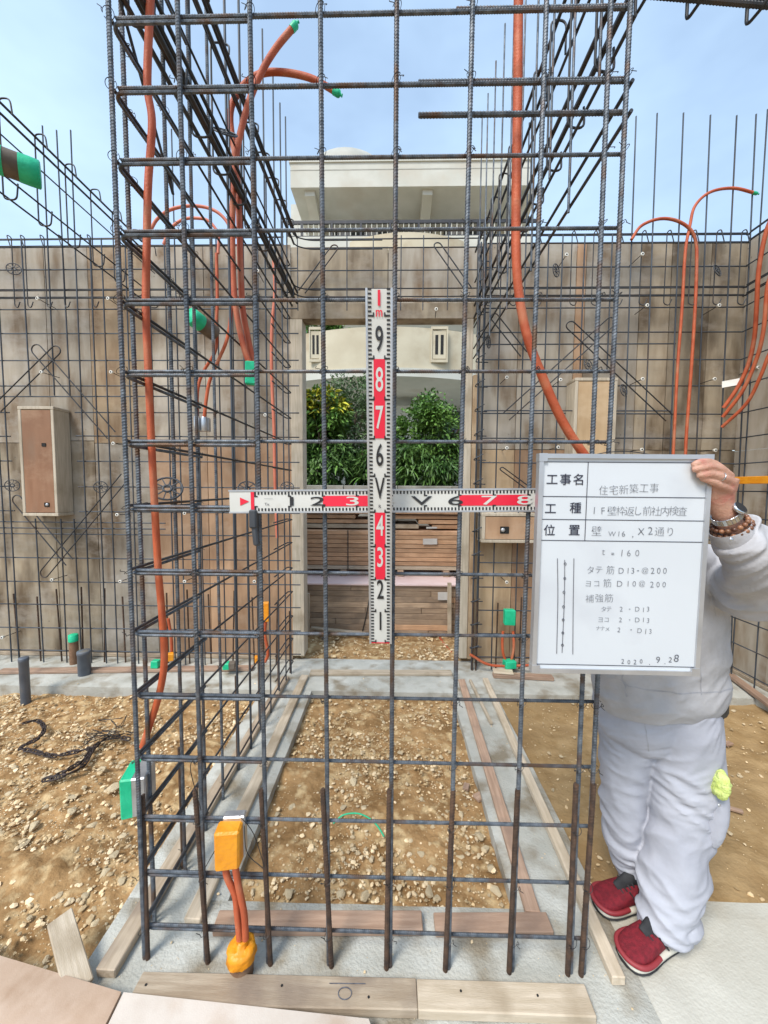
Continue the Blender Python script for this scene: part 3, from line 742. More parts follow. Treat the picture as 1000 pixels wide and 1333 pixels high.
# ================================================================== SMALL FITTINGS
# wheel spacers clipped on bars
def wheel(p, r, axis, label):
    mb = MB()
    pts = [Vector((math.cos(2 * math.pi * k / 20) * r, math.sin(2 * math.pi * k / 20) * r, 0)) for k in range(21)]
    V, F = sweep(pts, r * 0.075, 5); mb.add(V, F)
    pts = [v * 0.28 for v in pts]; V, F = sweep(pts, r * 0.09, 5); mb.add(V, F)
    for k in range(10):
        a = 2 * math.pi * k / 10; d = Vector((math.cos(a), math.sin(a), 0))
        V, F = sweep([d * r * 0.26, d * r], r * 0.05, 4); mb.add(V, F)
    mb.V = orient(mb.V, p, axis)
    return tag(mb.build('spacer_wheel', 'spacer', None, True), label, 'spacer', 'plastic wheel spacers clipped on the bars')
wheel(PX(218, 636, XL), 0.050, (0.35, -0.72, 0.6), 'dark plastic spacer wheel behind the left conduit at staff height')
wheel(PX(322, 636, XL), 0.050, (0.3, -0.72, 0.6), 'dark plastic spacer wheel just above the left end of level staff')
wheel(PX(374, 634, XL), 0.050, (0.2, -0.75, 0.6), 'dark plastic spacer wheel beside the left door jamb')
wheel(PX(293, 172, XL), 0.055, (0.3, -0.7, 0.7), 'dark spacer wheel high on the left wall against the sky')
for px, py, ax, lb in ((18, 350, (0.5, -1, 0.2), 'small spacer wheel near the top left of the back wall'), (131, 634, (0.5, -1, 0), 'small spacer wheel right of the large blockout box'),
                       (16, 632, (0.6, -1, 0), 'small spacer wheel left of the large blockout box'), (724, 352, (0.8, -1, 0), 'small spacer wheel high behind the thick right conduit'),
                       (636, 445, (0.9, -0.6, 0), 'small spacer wheel beside the bar bundle at right jamb'), (766, 475, (0.5, -1, 0.3), 'small spacer wheel just above the tall pale blockout'),
                       (934, 352, (0.5, -1, 0.3), 'small spacer wheel near the upper right corner of back wall'), (812, 508, (0.6, -1, 0.2), 'small spacer wheel right of the tall pale blockout')):
    wheel(PY(px, py, YM - 0.03), 0.048, ax, lb)
# form ties: a white cone on a rod from the plywood
tie_i = 0
tiemb = []
for px, py in ((48, 388), (140, 388), (53, 484), (144, 484), (147, 577), (152, 670), (156, 757), (67, 755), (2, 830), (335, 352), (345, 540), (240, 668), (240, 757), (331, 757), (240, 577), (568, 402), (660, 491), (730, 494),
               (738, 331), (837, 330), (843, 397), (937, 397), (837, 493), (931, 493), (727, 582), (836, 585), (932, 586), (660, 583), (988, 478), (991, 574), (660, 758)):
    p = PY(px, py, YM - 0.045); d = Vector((random.uniform(-.05, .06), 1, random.uniform(-.06, .02))).normalized()
    t = thing('form_tie', 'white plastic form tie cone on a thin rod in the back wall' if px < 980 else 'white plastic form tie cone in the right hand corner of walls', 'form tie', p, 'form ties through the back wall' if px < 980 else 'form ties in the corner')
    V, F = lathe([(0.006, 0), (0.0135, 0.001), (0.0135, 0.006), (0.009, 0.024), (0.005, 0.025)], 10); mk('cone', orient(V, p, d), F, 'cone', t, True)
    V, F = lathe([(0.0065, -0.0015), (0.0065, 0.0005)], 8); mk('socket', orient(V, p, d), F, 'black', t)
    bar(p + d * 0.02, p + d * (YB - p.y - 0.005), 0.003, 'wire', t, 'rod')

# conduits -----------------------------------------------------------
def cpath(pts, Y):
    out = []
    for q in pts:
        out.append(PY(q[0], q[1], q[2] if len(q) > 2 else Y))
    return out
def conduit(pts, Y, r, label, mat='orange', ends=None, group=None):
    P = cpath(pts, Y)
    t = thing('conduit', label, 'conduit', P[-1], group)
    sp = smoothpath(P, 8)
    # corrugated pipe: fine rings
    if min(p_.y for p_ in P) < 1.5:
        rs = [sp[0]]
        for a_, b_ in zip(sp, sp[1:]):
            m_ = max(1, int((b_ - a_).length / .0022)); rs += [a_.lerp(b_, k_ / m_) for k_ in range(1, m_ + 1)]
        V, F = sweep(rs, lambda i_: r * (1.0 if i_ % 2 else .93), 10)
    else:
        V, F = sweep(sp, r, 12)
    mk('pipe', V, F, mat, t, True)
    for e in (ends or ()):
        i = 0 if e == 0 else -1; a, b = (sp[0], sp[1]) if e == 0 else (sp[-1], sp[-2])
        d = (a - b).normalized(); V, F = lathe([(r * 1.12, -0.03), (r * 1.16, -0.002), (r * 1.05, 0.004), (r * 0.35, 0.012), (r * 0.55, 0.02)], 10)
        mk('taped_end', orient(V, a, d), F, 'green', t, True)
    return t
conduit([(198, -40), (195, 20), (192, 110), (198, 160), (193, 240), (191, 330), (190, 400), (193, 480), (197, 570), (201, 650), (206, 740), (211, 800), (214, 860), (207, 905), (193, 950), (186, 972)], 1.26, 0.0118, 'thick orange conduit running down the left wall into a green box')
conduit([(676, -50), (675, 0), (674, 120), (672, 250), (672, 330), (676, 385), (687, 440), (706, 490), (728, 540), (752, 580), (790, 630)], 1.24, 0.0142, 'thick orange conduit bending down right behind the whiteboard')
conduit([(385, 32), (360, 62), (340, 95), (322, 140), (308, 200), (303, 270), (303, 340), (307, 400), (317, 450), (325, 474)], 2.05, 0.0155, 'orange conduit rising to a green taped end against the sky', ends=(0,))
conduit([(441, 122), (405, 102), (365, 94), (335, 98), (312, 118), (300, 150), (307, 210), (311, 270), (313, 340), (316, 400), (323, 440), (330, 473)], 2.1, 0.0155, 'orange conduit arching over to the right with green taped end', ends=(0,))
conduit([(356, 330), (358, 380), (354, 430), (354, 490), (357, 560), (358, 620), (361, 700)], 3.05, 0.013, 'faded conduit strip beside the left door jamb', 'pinkpipe')
conduit([(282, 330), (283, 390), (282, 420), (281, 455), (266, 482), (258, 505), (256, 550)], 3.1, 0.012, 'thin conduit entering the left hole of the zinc box', 'orange')
conduit([(300, 330), (301, 400), (296, 440), (284, 470), (272, 500), (265, 550)], 3.08, 0.013, 'thin conduit curving into the right side of the zinc box', 'orange')
conduit([(196, 300), (205, 285), (222, 273), (247, 268), (272, 271), (290, 282), (300, 300), (302, 330)], 3.1, 0.012, 'tall pink conduit loop above the left back wall', 'pinkpipe')
conduit([(213, 318), (222, 298), (238, 286), (256, 284), (272, 288), (284, 305), (284, 330)], 3.12, 0.011, 'low pink conduit loop above the left back wall', 'pinkpipe')
conduit([(985, 252), (955, 245), (925, 250), (905, 268), (898, 295), (892, 330), (888, 400), (882, 480), (878, 560), (876, 600)], YM - 0.02, 0.0108, 'orange conduit on right back wall arching to a green end', ends=(0,))
conduit([(822, 312), (835, 294), (858, 285), (880, 287), (898, 298), (906, 315), (907, 345), (905, 400), (900, 480), (894, 560), (892, 600)], YM - 0.03, 0.0115, 'orange conduit on right back wall looping back to the left')
conduit([(1012, 270, 2.75), (998, 300, 2.8), (988, 350, 2.85), (985, 400, 2.9), (982, 440, 2.95), (974, 475, 3.0), (960, 505, 3.05), (942, 531, 3.1)], 3.0, 0.0135, 'leftmost of three orange conduits hanging in the right corner')
conduit([(1014, 340, 2.75), (1000, 370, 2.8), (994, 430, 2.85), (984, 470, 2.92), (966, 510, 3.0), (941, 543, 3.1)], 3.0, 0.0125, 'middle of three orange conduits hanging in the right corner')
conduit([(1016, 440, 2.75), (1002, 460, 2.8), (990, 490, 2.86), (972, 525, 2.95), (940, 556, 3.08)], 3.0, 0.0115, 'lowest of three orange conduits hanging in the right corner')
conduit([(655, 822), (654, 836), (655, 850), (659, 862)], 3.18, 0.011, 'left pipe of the short pair under the green box')
conduit([(668, 822), (669, 838), (668, 850), (665, 862)], 3.18, 0.011, 'right pipe of the short pair under the green box')
conduit([(612, 852), (640, 866), (690, 866), (760, 864), (830, 866)], 3.15, 0.011, 'orange conduit lying along the foot of right back wall')
conduit([(347, 800), (345, 825), (349, 850), (345, 862)], 2.95, 0.012, 'short orange conduit with yellow cap near left door jamb')
conduit([(219, 805), (223, 830), (224, 850)], 3.15, 0.012, 'short orange conduit behind the left grid near the floor')
conduit([(293, 1126), (296, 1142), (306, 1165), (309, 1190), (312, 1222)], 1.115, 0.0105, 'left one of two conduits under the yellow box')
conduit([(306, 1126), (309, 1145), (313, 1165), (318, 1190), (320, 1222)], 1.105, 0.0105, 'right one of two conduits under the yellow box')

# electrical boxes ---------------------------------------------------
def ebox(name, c, size, label, body='zinc', tape='green', faces='front', rot=0.0):
    t = thing(name, label, 'junction box', c)
    q = Matrix.Rotation(rot, 3, 'Z')
    obox('body', c, q @ Vector((1, 0, 0)), q @ Vector((0, 1, 0)), Vector((0, 0, 1)), size, body, t, 0.004)
    if tape:
        f = q @ Vector((0, -1, 0)) if faces == 'front' else q @ Vector((-1, 0, 0))
        s2 = (size[0] * 1.03, size[1] * 0.55, size[2] * 1.03) if faces == 'front' else (size[0] * 0.55, size[1] * 1.03, size[2] * 1.03)
        obox('tape_cover', Vector(c) + f * ((size[1] if faces == 'front' else size[0]) * 0.27), q @ Vector((1, 0, 0)), q @ Vector((0, 1, 0)), Vector((0, 0, 1)), s2, tape, t, 0.005, 0.002)
    return t
c = PY(181, 1025, 1.25); ebox('junction_box', c, (0.075, 0.10, 0.135), 'green taped junction box at the foot of the left conduit', 'zinc', 'green', 'side', 0.25)
c = PY(327, 487, 2.05); ebox('junction_box', c, (0.055, 0.05, 0.115), 'small green taped box under the arching conduits', 'zinc', 'green', 'front', 0.3)
c = PY(262, 552, 3.1)
t = thing('junction_box', 'bare zinc box with two round fittings on the left back wall', 'junction box', c)
obox('body', c + Vector((0, 0.03, 0)), Vector((1, 0, 0)), Vector((0, 1, 0)), Vector((0, 0, 1)), (0.11, 0.05, 0.11), 'zinc', t, 0.005)
for dx in (-0.03, 0.03):
    V, F = lathe([(0.02, -0.06), (0.023, -0.055), (0.023, 0.05), (0.018, 0.06)], 14); mk('fitting', orient(V, c + Vector((dx, -0.012, 0)), (0, 0, 1)), F, 'zinc', t, True)
c = PY(663, 803, 3.17); ebox('junction_box', c, (0.085, 0.06, 0.125), 'green taped box on two short pipes right of the door', 'green', 'green')
c = PY(663, 864, 3.16); ebox('pipe_end', c, (0.09, 0.07, 0.06), 'green tape bundle on the floor below the green box', 'green', 'green', 'front', 0.2)
c = PY(347, 796, 2.95); ebox('capped_pipe', c, (0.05, 0.04, 0.15), 'tall yellow taped cap near the left door jamb', 'yellow', 'yellow')
c = PY(337, 858, 2.95); ebox('capped_pipe', c, (0.06, 0.05, 0.05), 'small yellow taped pipe end on floor by left jamb', 'yellow', 'yellow', 'front', 0.4)
c = PY(221, 855, 3.1); ebox('capped_pipe', c, (0.06, 0.05, 0.06), 'small yellow taped pipe end behind the left grid', 'yellow', 'yellow', 'front', 0.5)
c = PY(299, 866, 3.05); ebox('pipe_end', c, (0.09, 0.06, 0.05), 'short green capped sleeve lying at left wall foot', 'sleeve', 'green', 'side', 0.2)
c = PY(203, 864, 3.1); ebox('pipe_end', c, (0.06, 0.05, 0.06), 'green taped pipe end at the foot of the left conduit', 'green', 'green')
# yellow box with its stub in the foreground
c = PY(298, 1101, 1.115)
t = thing('junction_box', 'orange yellow taped box tied to the front grid', 'junction box', c)
obox('body', c + Vector((0.006, 0.035, 0.008)), Vector((1, 0.1, 0)).normalized(), Vector((-0.1, 1, 0)).normalized(), Vector((0, 0, 1)), (0.068, 0.03, 0.135), 'zinc', t, 0.004)
obox('tape_cover', c, Vector((1, 0.1, 0)).normalized(), Vector((-0.1, 1, 0)).normalized(), Vector((0, 0, 1)), (0.074, 0.048, 0.126), 'yellow', t, 0.006, 0.003)
pb = PZ(315, 1266, 0)
t = thing('pipe_stub', 'brown pipe stub wrapped in orange yellow tape on the foundation', 'pipe', pb)
V, F = lathe([(0.036, -0.03), (0.036, 0.07), (0.034, 0.075)], 20); mk('pipe', [v + pb for v in V], F, 'sleeve_brown', t, True)
random.seed(5)
V, F = lathe([(0.041, 0.058), (0.045, 0.062), (0.041, 0.070), (0.043, 0.082), (0.042, 0.092), (0.034, 0.096), (0.021, 0.098), (0.018, 0.114)], 22)
V = [pb + Vector((v.x * (1 + random.uniform(-.06, .08)), v.y * (1 + random.uniform(-.06, .08)), v.z + random.uniform(-.004, .004))) for v in V]
mk('tape_cover', V, F, 'yellow', t, True)
# wires holding the yellow box
for (a, b, c_) in (((281, 1105), (268, 1128), (262, 1140)), ((318, 1075), (322, 1110), (342, 1130)), ((312, 1062), (330, 1085), (345, 1130)), ((258, 985), (248, 1000), (262, 1055))):
    tube('binding_wire', cpath([a, b, c_], 1.125), 0.0013, 'wire', None, {281: 'thin wire left of the yellow box', 318: 'thin wire looping right of the yellow box', 312: 'thin wire from top of yellow box to the bar', 258: 'thin wire tied round the second front bar'}[a[0]], 'wire', 'binding wires on the front grid', 5)

# pipes standing in the soil, sleeves --------------------------------
def upipe(px, pb_, pt, r, label, cap=None, mat='pvc'):
    b = PZ(px, pb_, -0.08); top = PY(px, pt, b.y).z
    t = thing('drain_pipe', label, 'pipe', b)
    V, F = lathe([(r, -0.1), (r, top - b.z - 0.03), (r * 1.06, top - b.z - 0.028), (r * 1.06, top - b.z - 0.004), (r * 0.98, top - b.z)], 22)
    mk('pipe', [v + b for v in V], F, mat, t, True)
    if cap:
        V, F = lathe([(r * 1.1, top - b.z - 0.055), (r * 1.12, top - b.z), (r * 0.9, top - b.z + 0.006)], 22); mk('tape_cover', [v + b for v in V], F, cap, t, True)
upipe(34, 918, 856, 0.030, 'slim grey drain pipe standing in soil at far left')
upipe(111, 890, 847, 0.046, 'wide grey drain pipe standing by the left foundation edge')
b = PY(97, 862, 3.2); b.z = 0.0
t = thing('pipe_sleeve', 'brown sleeve with green taped top against left back wall', 'pipe', b)
V, F = lathe([(0.034, 0.0), (0.034, 0.24)], 16); mk('pipe', [v + b for v in V], F, 'sleeve_brown', t, True)
V, F = lathe([(0.037, 0.2), (0.037, 0.255), (0.03, 0.26)], 16); mk('tape_cover', [v + b for v in V], F, 'green', t, True)
def sleeve(c, axis, r, L, label, tape):
    t = thing('pipe_sleeve', label, 'pipe', c)
    V, F = lathe([(r, 0), (r, L)], 22); mk('pipe', orient(V, c, axis), F, 'sleeve', t, True)
    V, F = lathe([(r * 0.93, -tape * 0.05), (r * 1.03, 0), (r * 1.05, tape * 0.5), (r * 1.03, tape)], 22); mk('tape_cover', orient(V, c, axis), F, 'green', t, True)
    return t
sleeve(PY(248, 411, 2.85), Vector((0.16, 0.42, -0.09)), 0.06, 0.22, 'dark sleeve with bright green end through the left wall grid', 0.09)
p = PY(52, 228, 1.95); q = p + Vector((-.75, -.6, .0))
sleeve(p, q - p, 0.058, 0.36, 'dark sleeve with green end hung in the far left beam', 0.075)
V, F = lathe([(0.061, 0.13), (0.061, 0.22)], 20); o = mk('tape_band', orient(V, p, q - p), F, 'green'); tag(o, 'green tape band at the frame edge round the hanging sleeve', 'tape')

# timber blockouts ---------------------------------------------------
def blockout(px0, py0, px1, py1, Y, depth, label, face, side, sights=(), rim=True):
    a, b = PY(px0, py0, Y), PY(px1, py1, Y); x0, x1, z1, z0 = a.x, b.x, a.z, b.z
    t = thing('blockout_box', label, 'timber box', ((x0 + x1) / 2, Y, z0))
    mk('front_board', *boxvf((x0 + .028, Y, z0 + .004), (x1 - .028, Y + .012, z1 - .004)), face, t)
    for s0, s1 in (((x0, Y - .003, z0), (x0 + .026, Y + depth, z1)), ((x1 - .026, Y - .003, z0), (x1, Y + depth, z1))):
        jbox('side_board', s0, s1, side, t)
    jbox('top_board', (x0 - .002, Y - .004, z1 + .001), (x1 + .002, Y + depth, z1 + .026), side, t)
    jbox('bottom_board', (x0 - .002, Y - .004, z0 - .026), (x1 + .002, Y + depth, z0 - .001), side, t)
    for (hx, hy, w) in sights:
        c = PY(hx, hy, Y - 0.003); jbox('hole', (c.x - w, Y - .0035, c.z - w * .8), (c.x + w, Y - .0008, c.z + w * .8), 'black', t)
    return t
t = blockout(23, 533, 76, 668, 3.185, 0.16, 'large brown plywood blockout box on the left back wall', 'box_ply', 'wood_jamb', ((57, 579, .018), (61, 657, .022)))
c = PY(61, 657, 3.178); V, F = lathe([(0.008, -.004), (0.013, 0), (0.013, .008)], 10); mk('bolt', orient(V, c, (0, 1, 0)), F, 'alu', t, True)
blockout(749, 496, 798, 640, 3.19, 0.155, 'tall pale plywood blockout box half hidden by the whiteboard', 'box_tan', 'wood_jamb')
t = blockout(628, 672, 700, 703, 3.16, 0.18, 'low wide plywood blockout box under the end of level staff', 'ply_brown', 'wood_jamb', ((657, 690, .036),))
c = PY(655, 690, 3.15); V, F = lathe([(0.010, -.004), (0.017, 0), (0.017, .01)], 10); mk('bolt', orient(V, c, (0, 1, 0)), F, 'alu', t, True)

# ================================================================== TIMBER ON THE FLOOR
def fplank(a, b, w, t_, mat, label, z=0.003, cat='plank', name='plank', group=None):
    p, q = PZ(*a, z + t_), PZ(*b, z + t_); p.z = q.z = z
    return tag(plank(name, p, q, w, t_, mat), label, cat, group)
fplank((137, 1262), (372, 880), 0.060, 0.030, 'wood', 'long kicker board along the outer edge of left foundation')
fplank((250, 1196), (397, 878), 0.058, 0.025, 'wood_pale', 'long kicker board along the inner edge of left foundation')
fplank((694, 1186), (601, 884), 0.052, 0.025, 'wood_red', 'narrow reddish board along the inner edge of right foundation')
fplank((806, 1272), (632, 882), 0.042, 0.030, 'wood_pale', 'long pale batten along the outer edge of right foundation')
fplank((612, 884), (640, 940), 0.02, 0.02, 'wood_pale', 'short thin batten beside the right foundation boards')
fplank((281, 1196), (550, 1196), 0.062, 0.028, 'wood_red', 'left board at the near edge of the middle pit')
fplank((566, 1199), (716, 1199), 0.062, 0.026, 'wood_red', 'right short board at the near edge of the middle pit')
near1 = fplank((176, 1284), (543, 1293), 0.075, 0.028, 'wood', 'long nearest board with a marked circle in front of grid')
near2 = fplank((544, 1294), (769, 1301), 0.072, 0.030, 'wood_pale', 'pale near board butting the long board on the right')
fplank((404, 874), (588, 874), 0.07, 0.022, 'wood_pale', 'board across the back edge of the middle pit')
fplank((0, 872), (330, 868), 0.07, 0.022, 'wood_red', 'board along the foot of the left back wall')
fplank((642, 876), (720, 880), 0.06, 0.03, 'wood_red', 'reddish board at the foot of the right back wall')
fplank((642, 872), (668, 874), 0.08, 0.014, 'wood_pale', 'small pale offcut on the foot of right back wall', 0.036, 'offcut', 'wood_offcut')
p, q = PZ(950, 880, 0.01), PZ(1010, 925, 0.01)
tag(plank('plank', p, q, 0.06, 0.025, 'wood_red'), 'board along the foot of the right side wall', 'plank')
a, b = PZ(78, 1196, 0.08), PZ(104, 1292, 0.02)
tag(plank('plank', a, b, 0.068, 0.016, 'wood_pale', up=Vector((0.15, -0.2, 1)).normalized()), 'pale weathered board leaning at the left edge of foundation', 'plank')
# circle mark on the near board
mb = MB(); c = PZ(449, 1293, 0.033); pts = [c + Vector((0.020 * math.cos(k * math.pi / 10), 0.014 * math.sin(k * math.pi / 10), 0)) for k in range(21)]
V, F = sweep(pts, 0.0013, 4); mb.add(V, F); V, F = sweep([c + Vector((-0.05, 0.022, 0)), c + Vector((0.06, 0.024, 0))], 0.0011, 4); mb.add(V, F)
tag(mb.build('pencil_mark', 'ink'), 'dark circle and line drawn on the nearest board', 'mark')
for par, px, py, z in ((near1, 190, 1282, .0315), (near1, 367, 1283, .0315), (near1, 480, 1298, .0315), (near2, 600, 1290, .034), (near2, 700, 1296, .034)):
    c = PZ(px, py, z); V, F = lathe([(0.0035, 0), (0.0035, 0.0012)], 8)  # nail holes drawn as thin black discs, their dark put in by colour
    o = mk('nail_hole', [v + c for v in V], F, 'black'); o.parent = par; o.matrix_parent_inverse = (Matrix.Translation(par.location) @ par.rotation_quaternion.to_matrix().to_4x4()).inverted()
# plywood sheets in the near left corner
def sheet(name, quad, z, t_, mat, label):
    top = [PZ(*p, z) for p in quad]; V = [Vector((p.x, p.y, z - t_)) for p in top] + top
    F = [(3, 2, 1, 0), (4, 5, 6, 7)] + [(i, (i + 1) % 4, 4 + (i + 1) % 4, 4 + i) for i in range(4)]
    return tag(mk(name, V, F, mat), label, 'plywood')
sheet('plywood_sheet', [(-120, 1400), (95, 1420), (158, 1291), (-120, 1208)], 0.05, 0.012, 'ply_pink', 'pinkish plywood sheet in the near left corner')
sheet('plywood_sheet', [(100, 1418), (520, 1440), (480, 1326), (161, 1291.5)], 0.046, 0.012, 'ply_pale', 'pale plywood sheet at the bottom edge in front of boards')

# offcuts, strap, chain
for px, py, w, l, rot, lb in ((624, 1037, .045, .05, .5, 'square wood offcut on soil near the right pit edge'), (957, 1054, .02, .06, -.5, 'small wood chip on the sand behind the trousers'), (948, 968, .03, .05, .3, 'wood chip on sand beside the trouser pocket'), (607, 1024, .03, .04, 1.2, 'tiny wood offcut beside the right pit edge')):
    c = PZ(px, py, -0.035); tag(obox('wood_offcut', c, Vector((math.cos(rot), math.sin(rot), 0.1)).normalized(), Vector((-math.sin(rot), math.cos(rot), 0)), Vector((0, 0, 1)), (l, w, 0.014), 'wood_red', None, 0.002), lb, 'offcut')
tube('plastic_strap', [PZ(434, 1072, -.03), PZ(447, 1061, -.005), PZ(466, 1059, 0.0), PZ(482, 1066, -.01), PZ(492, 1076, -.02), PZ(500, 1089, -.035)], 0.0035, 'green', None, 'bright green strap lying on the soil of the middle pit', 'strap', n=6)
link = MB()
for k in range(1):
    pts = [Vector((0.013 * math.cos(a) + (0.008 if math.cos(a) > 0 else -0.008), 0.009 * math.sin(a), 0)) for a in [2 * math.pi * i / 14 for i in range(15)]]
    V, F = sweep([p_ * 1.05 for p_ in pts], 0.0042, 5); link.add(V, F)
linkme = mesh('link', link.V, link.F, 'chain', True)
path = smoothpath([PZ(x, y, -0.055 + random.uniform(0, .012)) for x, y in ((28, 946), (48, 942), (58, 952), (50, 966), (28, 978), (45, 984), (70, 992), (98, 988), (118, 985), (112, 998), (100, 1008), (82, 1018), (60, 1027), (85, 1022), (108, 1010), (122, 985), (135, 972), (150, 968), (168, 972))], 12)
cum = 0.0; last = path[0]; ch = thing('chain', 'dark rusty chain lying in a zigzag on the left soil', 'chain', path[0]); k = 0
random.seed(9)
for a, b in zip(path, path[1:]):
    cum += (b - a).length
    if cum > 0.022:
        cum = 0; d = (b - a).normalized(); ex = d; ez = Vector((random.uniform(-1, 1), random.uniform(-1, 1), 1)).normalized(); ey = ez.cross(ex).normalized(); ez = ex.cross(ey)
        place('link', linkme, ch, b + Vector((0, 0, 0.02 + left_tilt(b.x, b.y))), Matrix((ex, ey, ez)).transposed().to_quaternion()); k += 1
nd = thing('wire_tangle', 'tangle of dark tie wire on the left soil', 'wire', PZ(165, 965, -0.05))
for k in range(9):
    c = PZ(150 + random.uniform(-30, 55), 962 + random.uniform(-18, 14), -0.03 + random.uniform(0, .015))
    c.z += left_tilt(c.x, c.y)
    V, F = sweep(smoothpath([c + Vector((random.uniform(-.08, .08), random.uniform(-.06, .06), random.uniform(0, .03))) for _ in range(6)], 5), 0.0022, 4); mk('strand', V, F, 'wire', nd, True)

# ================================================================== STONES
ICO = bmesh.new(); bmesh.ops.create_icosphere(ICO, subdivisions=1, radius=1.0); ICO.verts.index_update()
IV = [v.co.copy() for v in ICO.verts]; IF = [tuple(v.index for v in f.verts) for f in ICO.faces]; ICO.free()
random.seed(21)
def pebble(mb, c, s):
    ax = Vector((random.uniform(.7, 1.3), random.uniform(.6, 1.1), random.uniform(.3, .58))) * s
    q = Matrix.Rotation(random.uniform(0, 6.3), 3, 'Z') @ Matrix.Rotation(random.uniform(-.5, .5), 3, 'X')
    mb.add([c + q @ Vector((v.x * ax.x * random.uniform(.72, 1.2), v.y * ax.y * random.uniform(.72, 1.2), v.z * ax.z * random.uniform(.72, 1.2))) for v in IV], IF)
def gravel(name, n, x0, x1, y0, y1, z, smin, smax, label, tilt=None, dens=None):
    mb = MB(); V_, F_ = [], []
    k = 0
    while k < n:
        x, y = random.uniform(x0, x1), random.uniform(y0, y1)
        if dens and random.random() > dens(x, y): continue
        s = smin + (smax - smin) * random.random() ** 5
        pebble(mb, Vector((x, y, z + (tilt(x, y) if tilt else 0) + random.uniform(-.012, .005))), s); k += 1
    return tag(mb.build(name, 'stone'), label, 'gravel', kind='stuff')
def dn(x, y): return 0.35 + 0.65 * max(0, min(1, 0.5 + 1.6 * noise.noise(Vector((x * 2.4, y * 2.4, 5)))))
gravel('gravel', 5600, SXL1 + .01, SXR0 - .01, SYF + .01, SYB - .02, -0.045, .0025, .0145, 'pale gravel scattered over the soil of the middle pit', None, dn)
gravel('gravel', 14000, -3.0, SXL0 - .01, 1.0, SYB - .02, -0.062, .0025, .0155, 'pale gravel scattered over the soil on the left', left_tilt, dn)
gravel('gravel', 1100, SXR1 + .02, 2.6, 1.42, SYB - .02, -0.05, .0025, .014, 'sparse gravel on the sandy soil on the right', None, dn)
gravel('gravel', 2600, -1.3, 1.3, YB + .05, 4.1, -0.004, .003, .022, 'gravel covering the ground outside the door opening', None, dn)
gravel('gravel', 170, SXL0 + .02, SXL1 - .02, 1.0, SYB, 0.001, .0015, .006, 'crumbs of stone spilled on the left foundation strip')
gravel('gravel', 140, SXR0 + .02, SXR1 - .02, 1.0, SYB, 0.001, .0015, .005, 'crumbs of stone spilled on the right foundation strip')
gravel('gravel', 260, SXL0 + .1, SXR1 - .02, 0.95, SYF - .01, 0.001, .0015, .0055, 'crumbs of stone spilled on the front foundation strip')
gravel('gravel', 160, -3.0, 2.6, SYB + .02, YB - .04, 0.001, .002, .008, 'crumbs of stone spilled along the back foundation strip')
stones = []
for s in range(9):
    bm = bmesh.new()
    for k in range(15):
        v = Vector((random.gauss(0, 1), random.gauss(0, 1), random.gauss(0, 1))).normalized() * random.uniform(.82, 1.05); bm.verts.new((v.x * 1.2, v.y * .95, v.z * .55))
    bmesh.ops.convex_hull(bm, input=bm.verts[:]); bmesh.ops.delete(bm, geom=[v for v in bm.verts if not v.link_faces], context='VERTS')
    bmesh.ops.bevel(bm, geom=bm.edges[:], offset=.07, segments=1, affect='EDGES')
    me = bpy.data.meshes.new('stone'); bm.to_mesh(me); bm.free(); me.materials.append(M['stone_big']); stones.append(me)
def stone(px, py, w, z, label, group, tilt=None):
    c = PZ(px, py, z); s = w * (c.y * 1.05 + 0.1) / 500 * 0.43
    if tilt: c.z += tilt(c.x, c.y)
    o = place('stone', random.choice(stones), None, c + Vector((0, 0, s * 0.02)), Matrix.Rotation(random.uniform(0, 6.3), 3, 'Z').to_quaternion(), (s, s, s))
    return tag(o, label, 'stone', group)
for px, py, w in ((559, 1160, 17), (646, 1160, 17), (443, 1163, 16), (377, 1164, 18), (475, 1165, 20), (632, 1105, 14), (640, 1130, 15), (623, 1090, 17), (612, 1143, 13), (599, 1115, 12), (560, 1130, 11), (548, 1112, 12), (533, 1137, 14), (505, 1110, 10), (460, 1105, 9), (475, 1052, 11),
                  (460, 1018, 15), (447, 1051, 10), (486, 1065, 9), (521, 980, 9), (380, 1050, 11), (390, 1025, 9), (415, 1070, 9), (360, 1060, 9), (345, 1165, 12), (410, 1140, 10), (425, 1120, 8), (500, 1140, 10), (585, 1155, 12), (569, 1170, 12), (472, 980, 8), (530, 1020, 8), (548, 1040, 9), (575, 985, 8), (440, 960, 7), (500, 940, 7), (560, 945, 7), (405, 985, 8), (420, 1005, 7), (600, 1060, 9), (520, 1155, 10), (535, 1095, 9)):
    stone(px, py, w, -0.045, 'pale limestone lump lying loose on the soil of middle pit', 'loose stones in the middle pit')
for px, py, w in ((32, 1108, 17), (92, 1067, 17), (120, 1085, 14), (148, 1120, 16), (137, 1142, 20), (160, 1150, 16), (45, 1085, 18), (95, 1048, 12), (134, 1010, 14), (13, 1037, 11), (60, 1060, 10), (75, 1010, 9), (110, 1035, 10), (150, 1035, 22), (20, 1000, 11), (65, 985, 9), (40, 960, 10), (100, 960, 9), (30, 925, 9), (75, 955, 8), (120, 930, 9), (150, 920, 8), (160, 1000, 11), (113, 1170, 15), (123, 1205, 14), (85, 1150, 11), (55, 1165, 10), (20, 1150, 10), (100, 1115, 12), (70, 1120, 10), (150, 1070, 12), (160, 1095, 13), (126, 945, 8), (145, 890, 8), (60, 900, 9), (20, 905, 10), (90, 1180, 10), (40, 1200, 10)):
    stone(px, py, w, -0.065, 'pale limestone lump lying loose on the soil at left', 'loose stones on the left soil', left_tilt)
for px, py, w in ((963, 1010, 8), (951, 1085, 8), (955, 925, 7), (730, 985, 7), (720, 1028, 6), (748, 960, 5), (768, 1000, 5)):
    stone(px, py, w, -0.05, 'small pale stone on the sandy soil at right', 'loose stones on the right soil')

